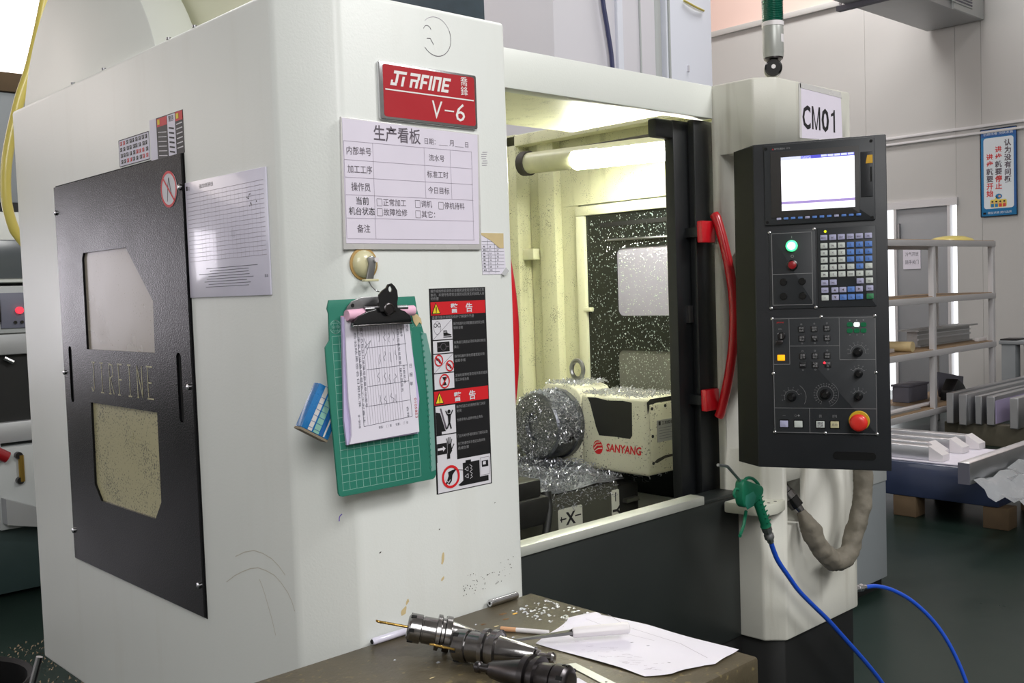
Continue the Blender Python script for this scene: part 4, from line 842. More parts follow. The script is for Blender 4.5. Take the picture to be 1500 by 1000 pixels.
pcyl(.1491, .5027, .0045, [(0, .0028), (.0025, .0026), (.004, .0012)], 'fault_lamp', 'led red', op, 14)
kl = pcyl(.0560, .4405, .003, [(0, .0085), (.004, .0085), (.006, .0070)], 'key_lock', 'tool steel dark', op); pslab(.0545, .4350, .0575, .4460, .0130, .004, 'lock_slot', 'chrome', kl)
ky = pslab(.0440, .4500, .0600, .4580, .0160, .004, 'hanging_key', 'tool steel dark', op, .003, .001)
pslab(.0455, .4840, .0620, .4970, .0055, .003, 'cycle_lamp', 'led amber', op, .001, .0006)
def knob(u, v, r, ang):
    k = pcyl(u, v, .003, [(0, r), (.004, r), (.006, r * .9), (.016, r * .62), (.018, r * .5)], 'rotary_knob', 'knob black', op)
    c, s = math.cos(math.radians(ang)), math.sin(math.radians(ang)); m = MB()
    ax = PX * c + PZ * s; m.obox(pq(u, v, .0185) - PN * .001, ax, PN.cross(ax), PN, r * .5, .0012, .002); m.build('pointer', 'label white', k)
knob(.2214, .4785, .0105, 40); knob(.2221, .5276, .0092, 75); knob(.2213, .5784, .0092, 100); knob(.0755, .5811, .0105, 120); knob(.1494, .5743, .0118, 110)
for u, m in ((.0575, 'key lilac'), (.0895, 'key white'), (.1378, 'key white'), (.1690, 'key cream')):
    pslab(u - .0105, .6335, u + .0105, .6530, .0045, .002, 'button_frame', 'knob black', op, .001); pslab(u - .0090, .6355, u + .0090, .6505, .0075, .003, 'push_button', m, op, .001, .0008)
pr = Print(PO + PN * .0075, PX, PZ, .0003); pr.text('grey ink', '进给', .1378, -.6425, .0065, center=True, bold=.02); pr.text('grey ink', '保持', .1378, -.6490, .0065, center=True, bold=.02); pr.text('grey ink', '启动', .1690, -.6455, .0065, center=True); pr.build(op)
pcyl(.2216, .6335, .003, [(0, .0225), (.002, .0225), (.003, .0215)], 'stop_collar', 'stop yellow', op, 32)
pcyl(.2210, .6360, .006, [(0, .0125), (.008, .0125), (.009, .0190), (.016, .0196), (.021, .0175), (.024, .0125), (.0245, .006)], 'emergency_stop', 'stop red', op, 32)
screws(op, ((.0355, .4005), (.1440, .3985), (.2580, .3985), (.0355, .5270), (.2585, .5250), (.0362, .6632), (.1480, .6632), (.2590, .6632)), .003)
pslab(.1640, .7050, .2560, .7230, .0016, .002, 'grip_recess', 'pendant side', pend, .008)

# ------------------------------------------------------------------ signal lamp on top of the column
tw = thing('signal_lamp', 'signal tower with ribbed green lens standing on the operator column', 'lamp', (2.312, .05, 2.007))
cx, cy = 2.312, .05
kn = MB().lathe((cx - .026, cy - .016, 2.040), (.85, .53, 0), [(0, .018), (.004, .022), (.020, .022), (.026, .018)], 22).build('swivel_joint', 'knob black', tw)
MB().lathe((cx - .002, cy + .002, 2.040), (.85, .53, 0), [(0, .0215), (.020, .0215), (.026, .017)], 22).build('swivel_half', 'plastic cream', tw)
MB().lathe((cx - .0275, cy - .0172, 2.042), (.85, .53, 0), [(0, .0055), (.003, .0055)], 12).build('swivel_screw', 'plastic white', kn)
MB().lathe((cx + .004, cy + .006, 2.007), (0, 0, 1), [(0, .014), (.025, .012)], 14).build('foot', 'plastic cream', tw)
MB().lathe((cx, cy, 2.060), (0, 0, 1), [(0, .016), (.006, .024), (.012, .0245)], 26).build('stem_collar', 'tool steel dark', tw)
MB().lathe((cx, cy, 2.070), (0, 0, 1), [(0, .0255), (.010, .0262), (.012, .0268), (.078, .0268), (.080, .0262)], 30).build('lamp_body', 'lens grey', tw)
MB().lathe((cx, cy, 2.149), (0, 0, 1), [(0, .0278), (.011, .0278)], 30).build('collar_ring', 'plastic white', tw)
prof = []
for k in range(12): prof += [(k * .0045, .0255), (k * .0045 + .0022, .0272)]
MB().lathe((cx, cy, 2.160), (0, 0, 1), prof + [(.054, .0255)], 30).build('green_lens', 'lens green', tw)
MB().lathe((cx, cy, 2.2145), (0, 0, 1), [(0, .0278), (.010, .0278)], 30).build('collar_ring', 'plastic white', tw)
prof = []
for k in range(12): prof += [(k * .0045, .0255), (k * .0045 + .0022, .0272)]
MB().lathe((cx, cy, 2.2245), (0, 0, 1), prof + [(.054, .0255)], 30).build('upper_lens', 'lens grey', tw)
lb = MB(); 
for k in range(5):
    a0 = math.radians(-100 + k * 9); a1 = math.radians(-91 + k * 9)
    lb.add([(cx + .0272 * math.cos(a0), cy + .0272 * math.sin(a0), 2.106), (cx + .0272 * math.cos(a1), cy + .0272 * math.sin(a1), 2.106), (cx + .0272 * math.cos(a1), cy + .0272 * math.sin(a1), 2.126), (cx + .0272 * math.cos(a0), cy + .0272 * math.sin(a0), 2.126)], [(0, 1, 2, 3)])
lb.build('rating_label', 'plastic white', tw)
MB().tube([(cx - .012, cy - .006, 2.058), (cx - .010, cy, 2.074)], .004, 8).build('swivel_screw', 'chrome', tw); MB().tube([(cx + .010, cy - .012, 2.058), (cx + .010, cy - .010, 2.074)], .004, 8).build('swivel_screw', 'chrome', tw)

# ------------------------------------------------------------------ air gun, hoses, cable sleeve
gun = thing('air_gun', 'green air blow gun with bent steel nozzle stuck in the rest', 'air gun', (2.06, -.030, .93))
GY = -.030
nz = MB().tube(smooth_path([(1.889, GY - .02, 1.0835), (1.928, GY - .015, 1.0745), (1.942, GY - .012, 1.068), (1.975, GY - .006, 1.046), (2.008, GY, 1.024)], 4), .0036, 10).build('nozzle', 'aluminium', gun)
MB().slab((0, GY - .012, 0), X, Z, [(1.998, 1.024), (2.008, 1.031), (2.018, 1.027), (2.080, 1.004), (2.088, .996), (2.084, .984), (2.066, .970), (2.048, .966), (2.024, .962), (2.006, .963), (1.999, .972), (1.994, .988), (1.996, 1.006)], .024).build('gun_body', 'gun green', gun, bevel=.005)
MB().tube(smooth_path([(2.020, GY, 1.024), (2.034, GY, 1.029), (2.056, GY, 1.024), (2.078, GY, 1.008), (2.082, GY, .996)], 4), .0040, 8).build('hang_loop', 'gun green', gun)
MB().tube(smooth_path([(2.000, GY, 1.006), (1.984, GY, 1.010), (1.976, GY, 1.000), (1.981, GY, .992)], 4), .0032, 8).build('hook_finger', 'gun green', gun)
MB().tube(smooth_path([(2.066, GY, .985), (2.080, GY, .955), (2.098, GY, .920), (2.108, GY, .900)], 4), [.0125] * 4 + [.0115] * 4 + [.0118] * 4 + [.0140], 14).build('grip', 'gun green', gun)
for k in range(6): MB().obox((2.064 + k * .0062, GY - .0145, .972 - k * .0125), (.9, 0, .43), (0, 1, 0), (-.43, 0, .9), .016, .003, .002).build('grip_rib', 'gun green', gun)
MB().slab((0, GY - .0125, 0), X, Z, [(2.008, .992), (2.040, .997), (2.052, .984), (2.040, .962), (2.012, .958), (2.004, .974)], .001).build('side_badge', 'mat green', gun, bevel=.0004)
MB().tube(smooth_path([(2.025, GY, .950), (2.030, GY + .006, .935), (2.022, GY + .006, .915), (2.006, GY + .004, .898), (1.998, GY, .896)], 4), .0042, 8).build('trigger', 'gun green', gun)
cp = MB().lathe((2.108, GY, .900), (.42, 0, -.91), [(0, .0085), (.004, .0085), (.0045, .0125), (.016, .0125), (.018, .0105), (.024, .0105), (.026, .0120), (.038, .0120), (.040, .0085), (.050, .0080)], 8).build('coupling', 'aluminium', gun)
MB().lathe((2.107, GY, .902), (.42, 0, -.91), [(0, .0095), (.005, .0095)], 12).build('brass_collar', 'brass', gun)
hp = [(2.129, GY, .8545), (2.140, GY, .832), (2.158, GY - .002, .800), (2.196, GY - .006, .755), (2.232, GY - .012, .712), (2.286, GY - .018, .664), (2.352, GY - .022, .610), (2.430, GY - .026, .540), (2.492, GY - .030, .484), (2.56, GY - .034, .420), (2.62, GY - .036, .360), (2.70, GY - .04, .27), (2.80, -.06, .14), (2.93, -.05, .03), (3.10, .05, .009), (3.3, .2, .009)]
props(MB().tube(smooth_path(hp, 5), .0062, 12).build('air_hose', 'hose blue'), 'blue air hose running from the air gun down across the column', 'hose')
h2 = thing('supply_hose', 'blue supply hose plugged into the far side of the machine', 'hose', (2.8, .25, 0))
MB().lathe((2.641, .042, .604), (1, -.16, -.10), [(0, .008), (.014, .008), (.015, .0115), (.030, .0115), (.031, .009), (.040, .009), (.041, .0115), (.055, .0115), (.057, .0075), (.072, .007)], 8).build('coupling', 'aluminium', h2)
MB().tube(smooth_path([(2.709, .031, .597), (2.76, .022, .590), (2.83, .008, .565), (2.90, -.02, .520), (2.955, -.06, .452), (2.985, -.10, .37), (3.00, -.14, .26), (3.01, -.17, .12), (3.02, -.19, .03), (3.06, -.2, .008), (3.2, -.15, .008)], 5), .0062, 12).build('tubing', 'hose blue', h2)
cs = thing('cable_sleeve', 'dirty grey cloth cable sleeve looping from the column to the pendant', 'cable', (2.4, -.06, .74))
sp = smooth_path([(2.292, -.016, .900), (2.296, -.034, .868), (2.303, -.046, .838), (2.322, -.054, .803), (2.360, -.060, .768), (2.400, -.064, .758), (2.440, -.066, .772), (2.472, -.068, .815), (2.492, -.070, .860), (2.506, -.072, .905), (2.514, -.072, .960), (2.50, -.075, 1.03), (2.46, -.08, 1.10)], 9)
from mathutils import noise
mb = MB(); nn_ = 28; q = None
for i, p in enumerate(sp):
    d_ = (sp[min(i + 1, len(sp) - 1)] - sp[max(i - 1, 0)]).normalized(); q = d_.orthogonal().normalized() if q is None else (q - d_ * q.dot(d_)).normalized(); e_ = d_.cross(q)
    for k in range(nn_):
        a = 2 * math.pi * k / nn_; dr = q * math.cos(a) + e_ * math.sin(a)
        c_ = p + dr * .026; R_ = .0265 + .0055 * noise.noise(c_ * 38) + .0042 * abs(noise.noise(c_ * 75 + Vector((3, 1, 7)))) - .002
        mb.v.append(p + dr * R_ * min(1, .45 + i * .05))
for i in range(len(sp) - 1):
    for k in range(nn_): mb.f.append((i * nn_ + k, i * nn_ + (k + 1) % nn_, (i + 1) * nn_ + (k + 1) % nn_, (i + 1) * nn_ + k))
mb.f.append(tuple(range(nn_ - 1, -1, -1))); mb.f.append(tuple((len(sp) - 1) * nn_ + k for k in range(nn_)))
mb.build('cloth_tube', 'sleeve cloth', cs)
plg = MB().lathe((2.266, .032, .975), (.30, -.50, -.80), [(0, .017), (.030, .017), (.032, .019), (.050, .019), (.052, .0165), (.075, .0165), (.078, .013), (.100, .010)], 18).build('plug', 'tool steel', cs)
MB().lathe(Vector((2.266, .032, .975)) + Vector((.30, -.50, -.80)) * .052, (.30, -.50, -.80), [(0, .0195), (.026, .0185)], 18).build('plug_grip', 'knob black', plg)

# ------------------------------------------------------------------ rotary table in the chamber
rt = thing('rotary_table', 'cream fourth-axis rotary table covered in metal chips inside the chamber', 'machine', (2.41, .72, .88))
MB().prism([(2.32, .51), (2.498, .51), (2.498, .775), (2.32, .775)], .925, 1.160).build('motor_box', 'rotary white', rt, bevel=.012, seg=3)
MB().slab((2.322, 0, 0), (0, -1, 0), Z, [(-.985, .914), (-.777, .914), (-.777, 1.150), (-.79, 1.175), (-.83, 1.186), (-.93, 1.186), (-.985, 1.14)], .15).build('gear_housing', 'rotary white', rt, bevel=.008)
MB().box(2.30, 2.49, .78, 1.0, .886, .913).build('base_plate', 'table iron', rt, bevel=.003)
MB().lathe((2.321, .872, 1.062), (-1, 0, 0), [(0, .112), (.020, .112), (.022, .106), (.105, .106), (.112, .100), (.112, .045), (.098, .040)], 40).build('chuck', 'chuck steel', rt)
for a in (20, 95, 200): MB().cyl((2.27, .872 + .1045 * math.cos(math.radians(a)), 1.062 + .1045 * math.sin(math.radians(a))), (0, math.cos(math.radians(a)), math.sin(math.radians(a))), .009, .004, 12).build('key_socket', 'groove', rt)
gp = Print((2.3198, 0, 0), (0, -1, 0), Z, .0004)
gp.poly('table dark', [(-.745, 1.152), (-.735, 1.135), (-.712, 1.06), (-.700, 1.035), (-.63, 1.036), (-.575, 1.034), (-.566, 1.045), (-.564, 1.145), (-.60, 1.149), (-.66, 1.146), (-.71, 1.153)])
gp.build(rt, 'oil_stain')
gp = Print((2.3198, 0, 0), (0, -1, 0), Z, .0006); gp.text('label red', 'SANYANG', -.672, .9885, .034, width=.140, shear=.12, bold=.03)
gp.disc('label red', -.706, .9975, .020, .022); gp.path('rotary white', [(-.722, .992), (-.710, 1.004), (-.690, 1.006)], .003, 2); gp.path('rotary white', [(-.724, 1.002), (-.712, 1.013), (-.696, 1.015)], .0025, 2); gp.path('rotary white', [(-.720, .985), (-.704, .994), (-.688, .996)], .003, 2)
gp.build(rt)
cvp = MB().box(2.334, 2.488, .5065, .512, .950, 1.140).build('cover_plate', 'rotary white', rt, bevel=.003)
for (xx, zz) in ((2.342, 1.128), (2.405, 1.131), (2.476, 1.128), (2.342, 1.045), (2.476, 1.045), (2.342, .964), (2.476, .964)): MB().cyl((xx, .5065, zz), (0, -1, 0), .005, .002, 10).build('screw', 'table dark', cvp)
np_ = MB().box(2.364, 2.452, .5045, .5065, 1.024, 1.090).build('rating_plate', 'aluminium matte', rt)
pr = Print((0, .5045, 0), X, Z); pr.text('black ink', '三阳精机', 2.385, 1.076, .011, width=.055, bold=.02); pr.rect('black ink', 2.369, 1.075, 2.379, 1.087)
for k in range(5): pr.line('pen ink', 2.370, 1.066 - k * .008, 2.446 - (k % 2) * .02, 1.066 - k * .008, .0012)
pr.build(np_)
pr = Print((0, .5064, 0), X, Z); pr.poly('grime', [(2.345, .966), (2.36, .962), (2.40, .972), (2.46, .974), (2.474, .968), (2.46, .980), (2.40, .981), (2.36, .974)]); pr.build(cvp, 'oil_stain')
pr = Print((0, .5098, 0), X, Z); pr.poly('table dark', [(2.326, 1.112), (2.334, 1.128), (2.36, 1.143), (2.49, 1.143), (2.496, 1.10), (2.4975, 1.15), (2.485, 1.157), (2.34, 1.157), (2.323, 1.148)]); pr.build(rt, 'oil_stain')
er = MB(); er.tube([(2.40 + .000, .86 + .026 * math.cos(a), 1.228 + .030 * math.sin(a)) for a in [2 * math.pi * k / 20 for k in range(21)]], .0075, 8); er.build('eye_bolt', 'steel', rt)
MB().lathe((2.40, .86, 1.180), (0, 0, 1), [(0, .016), (.008, .016), (.010, .010), (.020, .010)], 12).build('eye_bolt_shank', 'steel', rt)
fx = thing('clamp_vise', 'dark oily clamp fixture with a coolant pipe beside the chuck', 'vise', (1.78, .5, .621))
MB().box(1.70, 1.855, .46, .56, .880, .955).build('clamp_body', 'table dark', fx, bevel=.008); MB().box(1.73, 1.835, .47, .55, .954, 1.0).build('clamp_block', 'table dark', fx, bevel=.006)
MB().tube(smooth_path([(1.865, .485, .955), (1.86, .47, .92), (1.835, .455, .87), (1.80, .44, .80), (1.76, .42, .70), (1.74, .40, .625)], 4), .011, 10).build('coolant_pipe', 'base black', fx)
MB().lathe((1.862, .478, .925), (.1, .2, .9), [(0, .015), (.035, .015)], 12).build('pipe_nut', 'table dark', fx)
# loose swarf over table, chuck and rotary table
random.seed(11)
ch = MB()
def shard(x, y, z, s):
    a = rnd(0, 6.28); b = rnd(-.9, .9); v = Vector((math.cos(a) * math.cos(b), math.sin(a) * math.cos(b), math.sin(b))); q = v.orthogonal().normalized(); L1 = s * rnd(1.5, 4.5); W1 = s * rnd(.5, 1.0); p = Vector((x, y, z))
    e = v.cross(q)
    ch.add([p, p + v * L1 * .5 + q * L1 * .25, p + v * L1, p + e * W1, p + v * L1 * .5 + q * L1 * .25 + e * W1, p + v * L1 + e * W1], [(0, 1, 4, 3), (1, 2, 5, 4)])
def bedz(x, y):
    j = max(0, (y - .598) / .462); return max(.9135, .914 + (.012 + .040 * j) * min(1, (y - .598) / .02, (2.315 - x) / .02) + .010 * math.sin(x * 31) * math.sin(y * 27))
for i in range(5200):
    x = rnd(1.66, 2.315); y = rnd(.60, 1.05); shard(x, y, bedz(x, y) + rnd(.002, .012), .0032)
for i in range(2000): y = rnd(.515, .93); x = rnd(2.325, 2.495 if y < .775 else 2.468); shard(x, y, (1.187 if y > .785 else 1.161) + rnd(0, .006), .0030)
for i in range(2200):
    a = rnd(-.6, 3.6); x = rnd(2.212, 2.32); shard(x, .872 + .109 * math.cos(a), 1.062 + .109 * math.sin(a), .0028)
for i in range(1500):
    r = .1 * math.sqrt(rnd(0, 1)); a = rnd(0, 6.28); shard(2.204 - rnd(0, .006), .872 + r * math.cos(a), 1.062 + r * math.sin(a), .002)
for i in range(1500): shard(rnd(2.43, 2.59), rnd(.62, 1.2), .888 + rnd(0, .03), .004)
for i in range(260): shard(rnd(1.95, 2.28), .596, .915 - abs(rnd(-.05, .05)), .0030)
swarf = props(ch.build('metal_swarf', 'chip metal', smooth=False), 'silver metal chips heaped over worktable, chuck and rotary table', 'metal chips', kind='stuff')
cbd = MB(); n = 40
for j in range(15):
    for i in range(n):
        x = 1.62 + (2.315 - 1.62) * i / (n - 1); y = .598 + (1.06 - .598) * j / 14
        cbd.v.append(Vector((x, y, bedz(x, y) + rnd(0, .005) * (j > 0))))
for j in range(14):
    for i in range(n - 1): cbd.f.append((j * n + i, j * n + i + 1, (j + 1) * n + i + 1, (j + 1) * n + i))
cbd.build('chip_bed', 'chip bed', swarf)
# ------------------------------------------------------------------ workbench and the things on it
random.seed(5)
wbn = thing('workbench', 'oil-stained brown workbench pushed against the white machine cabinet', 'workbench', (.75, -.26, 0))
ZT = .911
MB().box(.10, 1.332, -.517, -.004, ZT - .050, ZT).build('bench_top', 'bench top', wbn, bevel=.006)
MB().box(.14, 1.300, -.490, -.03, ZT - .11, ZT - .050).build('apron_frame', 'bench steel', wbn, bevel=.003)
for (xx, yy) in ((.15, -.48), (.15, -.07), (1.25, -.48), (1.25, -.07)): MB().box(xx, xx + .045, yy, yy + .045, 0, ZT - .11).build('leg', 'bench steel', wbn, bevel=.003)
MB().box(.16, 1.28, -.46, -.05, .18, .20).build('lower_shelf', 'bench steel', wbn)
sm = MB()
for i in range(110):
    x, y = (rnd(1.225, 1.315), rnd(-.20, -.06)) if i < 96 else (rnd(.9, 1.2), rnd(-.25, -.05)); s = rnd(.0012, .0032)
    sm.add([(x - s, y - s * .5, ZT + .0006), (x + s, y - s, ZT + .0012), (x + s * .8, y + s, ZT + .0018), (x - s, y + s * .7, ZT + .0008)], [(0, 1, 2, 3)])
props(sm.build('metal_chips', 'chip metal'), 'bright tiny metal chips scattered on the bench near its far corner', 'metal chips', kind='stuff')
sp_ = Print((0, 0, ZT), X, Y, .0004)
for (cx_, cy_, a, b, ink) in ((1.207, -.060, .010, .0055, 'rust'), (1.222, -.075, .008, .004, 'tape yellow'), (1.19, -.085, .008, .005, 'rust'), (1.145, -.075, .007, .004, 'rust'), (1.155, -.100, .006, .003, 'old tape'), (.93, -.20, .006, .002, 'old tape'), (.90, -.24, .006, .002, 'gold drill')):
    sp_.poly(ink, [(cx_ + a * math.cos(t) * rnd(.6, 1.1), cy_ + b * math.sin(t) * rnd(.6, 1.1)) for t in [2 * math.pi * k / 11 for k in range(11)]])
sp_.build(wbn, 'stain')

def holder(name, label, P0, D, s=1.0, drill=0.0, m='tool steel'):
    P0 = Vector(P0); D = Vector(D).normalized(); t = thing(name, label, 'tool holder', (P0.x, P0.y, ZT), 'tool holders on the bench')
    q = lambda pr: [(a * s, r * s) for a, r in pr]
    nut = MB().lathe(P0, D, q([(-.002, .0125), (-.002, .0170), (.000, .0205), (.004, .0238), (.021, .0240), (.022, .0228)]), 32).build('collet_nut', m, t)
    side = D.orthogonal().normalized(); up = D.cross(side)
    for k in range(6):
        a = k * math.pi / 3 + .3; r = side * math.cos(a) + up * math.sin(a); tang = D.cross(r)
        MB().obox(P0 + D * (.0015 * s) + r * (.0218 * s) - tang * (.0028 * s), D, tang, r, .009 * s, .0056 * s, .0026 * s).build('wrench_slot', 'groove', nut)
    MB().lathe(P0, D, q([(.0222, .0205), (.024, .0205), (.0245, .0222), (.044, .0222), (.046, .0225), (.047, .0295), (.0535, .0295), (.0555, .0245), (.060, .0245), (.062, .0295), (.071, .0295), (.0725, .0222), (.1275, .0128), (.129, .0118)]), 40).build('taper_body', m, t)
    for sg in (1, -1):
        MB().obox(P0 + D * (.0605 * s) + side * (sg * .0262 * s) - up * (.008 * s), D, up, side * sg, .0112 * s, .016 * s, .0036 * s).build('drive_slot', 'tool steel dark', t)
    MB().lathe(P0, D, q([(.129, .0075), (.131, .0095), (.134, .0095), (.135, .0062), (.147, .0062), (.149, .0086), (.155, .0086), (.158, .0060)]), 20).build('pull_stud', m, t)
    if drill:
        n = 28; mb = MB(); pts = []
        MB().lathe(P0 - D * (drill * s), D, [(0, .0008), (.003, .0021), (drill * s, .0021)], 10).build('drill_bit', 'gold drill', t)
        hx = [P0 - D * (drill * s) * (1 - i / n) + (side * math.cos(i * .9) + up * math.sin(i * .9)) * .0017 for i in range(n + 1)]
        MB().tube(hx, .0009, 6).build('drill_flute', 'gold drill', t)
    return t
holder('tool_holder', 'steel tool holder with gold drill in its nut, nearest the white cabinet', (.9718, -.0894, .9545), (.0561, -.0488, -.0175), .98, .055)
holder('tool_holder', 'middle steel tool holder with empty nut, its taper pointing at the paper', (.9970, -.1785, .9395), (.0677, -.154, -.0028), 1.06)
holder('tool_holder', 'dark tool holder lying reversed at the front bench edge, stud to the cabinet', (1.0040, -.4210, .9400), (-.046, .171, -.004), 1.02, 0, 'tool steel dark')
A = Vector((.9630, -.1555, .9445)); B = Vector((.9780, -.2005, .9420)); D = (B - A).normalized(); s1 = D.orthogonal().normalized(); s2 = D.cross(s1)
db = thing('drill_bit', 'loose gold drill bit leaning on the middle tool holder nut', 'drill bit', A.lerp(B, .5))
MB().lathe(A, D, [(0, .0008), (.003, .0018), (.046, .0018)], 10).build('shank', 'gold drill', db); MB().tube([A + D * (.03 * i / 16) + (s1 * math.cos(i * .9) + s2 * math.sin(i * .9)) * .0015 for i in range(17)], .0009, 6).build('flute', 'gold drill', db)
pn = thing('steel_pin', 'polished hollow steel pin lying along the cabinet on the bench', 'pin', (1.25, -.010, ZT))
d_ = Vector((.0643, -.0005, 0)).normalized(); pp = Vector((1.2178, -.0115, ZT + .0072)); MB().lathe(pp, d_, [(0, .0028), (0, .0060), (.0012, .0070), (.068, .0070), (.0692, .0060)], 22).build('pin_body', 'chrome', pn); MB().lathe(pp - d_ * .0003, d_, [(0, .0030), (.0005, .0030)], 14).build('bore', 'groove', pn)
pe = thing('marker_tube', 'translucent grey plastic tube lying against the cabinet behind tool holder', 'tube', (.985, -.012, ZT))
MB().lathe((.9520, -.0130, ZT + .0062), (1, 0, 0), [(0, .0045), (.003, .0060), (.074, .0060), (.078, .0045)], 16).build('tube_body', 'placard grey', pe); MB().lathe((.9505, -.0130, ZT + .0062), (1, 0, 0), [(0, .0035), (.0025, .0046)], 14).build('tube_plug', 'groove', pe)
cg = thing('cigarette', 'unlit cigarette with tan filter beside the steel deburring blade', 'cigarette', (1.163, -.163, ZT))
c0 = Vector((1.1430, -.1240, ZT + .0043)); c1 = Vector((1.1850, -.2030, ZT + .0043)); cd_ = (c1 - c0).normalized()
MB().lathe(c0, cd_, [(0, .0041), (.028, .0041)], 16).build('filter', 'cigarette tip', cg); MB().lathe(c0 + cd_ * .028, cd_, [(0, .0040), (.058, .0040)], 16).build('paper_tube', 'plastic white', cg)
# drawing paper
dw = thing('drawing_sheet', 'creased white drawing sheet spread over the bench under the knife', 'paper', (1.2, -.34, ZT))
co = [(1.1730, -.2040), (1.2600, -.1760), (1.3140, -.1880), (1.3270, -.30), (1.3290, -.4820), (1.3000, -.4860), (1.2540, -.4900), (1.2400, -.4800), (1.1780, -.4660), (1.1470, -.4390), (1.1480, -.395), (1.1440, -.3400), (1.1370, -.2150)]
n = 14; mb = MB()
def inside(x, y):
    c = False; j = len(co) - 1
    for i in range(len(co)):
        if (co[i][1] > y) != (co[j][1] > y) and x < (co[j][0] - co[i][0]) * (y - co[i][1]) / (co[j][1] - co[i][1]) + co[i][0]: c = not c
        j = i
    return c
bmx = bmesh.new(); vs = [bmx.verts.new((x, y, 0)) for x, y in co]; fc = bmx.faces.new(vs); bmesh.ops.triangulate(bmx, faces=[fc])
for _ in range(4): bmesh.ops.subdivide_edges(bmx, edges=bmx.edges[:], cuts=1, use_grid_fill=True)
for v in bmx.verts:
    x, y = v.co.x, v.co.y; v.co.z = ZT + .0014 + .0018 * (1 + math.sin(x * 55 + y * 31)) * .5 + .0035 * max(0, (-.44 - y) / .05) * (1 + math.sin(x * 70)) * .5 + (.003 if y > -.20 and x > 1.25 else 0)
bmx.verts.index_update(); mb.v = [v.co.copy() for v in bmx.verts]; mb.f = [tuple(v.index for v in f.verts) for f in bmx.faces]; bmx.free()
mb.build('sheet', 'paper white', dw)
pr = Print((0, 0, ZT + .0050), X, Y, .0004)
pr.path('pale ink', [(1.318, -.215), (1.290, -.285), (1.285, -.40), (1.262, -.470)], .0009); pr.path('pale ink', [(1.275, -.200), (1.262, -.30), (1.268, -.36)], .0007)
for (a, b) in ((1.235, -.335), (1.240, -.365), (1.205, -.435)): pr.poly('pen ink', [(a, b), (a + .004, b - .002), (a + .005, b - .005), (a + .001, b - .003)])
for k in range(46): a = rnd(1.155, 1.20); b = rnd(-.44, -.26); pr.line('pale ink', a, b, a + rnd(.002, .008), b - rnd(.003, .012), .0006)
pr.build(dw, 'pencil_drawing')
# deburring knife with white handle
kf = thing('deburring_knife', 'scraper knife with white plastic handle lying on the drawing sheet', 'knife', (1.2, -.25, ZT))
h0 = Vector((1.1800, -.2580, ZT + .018)); h1_ = Vector((1.2540, -.3180, ZT + .021)); hd = (h1_ - h0).normalized()
MB().lathe(h0, hd, [(0, .0062), (.002, .0085), (.012, .0092), (.060, .0098), (.092, .0100), (.0955, .0088), (.097, .005)], 8).build('handle', 'plastic white', kf, bevel=.001)
bt = Vector((1.0820, -.1690, ZT + .0045)); e0 = hd.cross(Z).normalized()
m_ = MB(); m_.add([bt, h0 + e0 * .0075 - Z * .001, h0 - e0 * .0075 - Z * .001, bt - e0 * .003 + Vector((.01, -.006, 0)), bt + Z * .002, h0 + e0 * .006 + Z * .004, h0 - e0 * .006 + Z * .004, bt - e0 * .002 + Z * .002 + Vector((.01, -.006, 0))],
                  [(0, 1, 2, 3), (7, 6, 5, 4), (0, 4, 5, 1), (1, 5, 6, 2), (2, 6, 7, 3), (3, 7, 4, 0)]); m_.build('blade', 'steel', kf)
MB().lathe(h0 - hd * .004, hd, [(0, .0045), (.005, .0068)], 14).build('ferrule', 'tool steel dark', kf)
ru = thing('steel_rule', 'short pale steel rule lying near the front of the bench', 'ruler', (1.09, -.37, ZT))
MB().slab((0, 0, ZT + .0016), X, Y, [(1.1040, -.3160), (1.1180, -.3240), (1.0960, -.4400), (1.0800, -.4340)], .0012).build('rule_strip', 'sill metal', ru); MB().cyl((1.0925, -.4100, ZT + .0010), (0, 0, 1), .0022, .0008, 10).build('hang_hole', 'groove', ru)
nt_ = thing('paper_slip', 'folded white paper slip beside the reversed tool holder', 'paper', (1.05, -.40, ZT))
MB().slab((0, 0, ZT + .0020), X, Y, [(1.0620, -.3600), (1.0760, -.3700), (1.0560, -.4500), (1.0350, -.4400)], .0014).build('slip', 'paper white', nt_)

# ------------------------------------------------------------------ behind and beside the machine
yh = MB().tube(smooth_path([(1.02, 1.50, 2.56), (1.003, 1.46, 2.40), (.990, 1.45, 2.312), (.945, 1.45, 2.139), (.909, 1.45, 2.036), (.872, 1.45, 1.890), (.863, 1.45, 1.783), (.875, 1.45, 1.711), (.891, 1.45, 1.680), (.925, 1.44, 1.63), (.96, 1.42, 1.58)], 5), .0135, 14)
props(yh.build('yellow_hose', 'hose yellow'), 'yellow hose looping down behind the cabinet back edge', 'hose')
gs = thing('control_cabinet', 'grey sheet cabinet standing behind the operator column', 'cabinet', (4.45, 1.15, 0))
MB().box(4.20, 4.577, .90, 1.30, .05, 1.10).build('cabinet_body', 'cabinet grey', gs, bevel=.006); MB().box(4.22, 4.555, .92, 1.28, 0, .05).build('plinth', 'base black', gs); MB().box(4.21, 4.57, .893, .901, .52, 1.08).build('front_flap', 'cabinet white', gs, bevel=.003)
tc = thing('tall_cabinet', 'tall lavender grey electrical cabinet rising behind the lit chamber', 'cabinet', (4.4, 2.4, 0))
MB().box(3.727, 4.545, 2.2, 2.9, 0, 4.2).build('cabinet_body', 'cabinet lavender', tc, bevel=.01); MB().box(4.20, 4.245, 2.18, 2.202, 0, 4.2).build('cover_strip', 'cabinet pale blue', tc, bevel=.004); MB().box(4.40, 4.41, 2.19, 2.202, 0, 4.2).build('cover_strip', 'cabinet white', tc, bevel=.003)
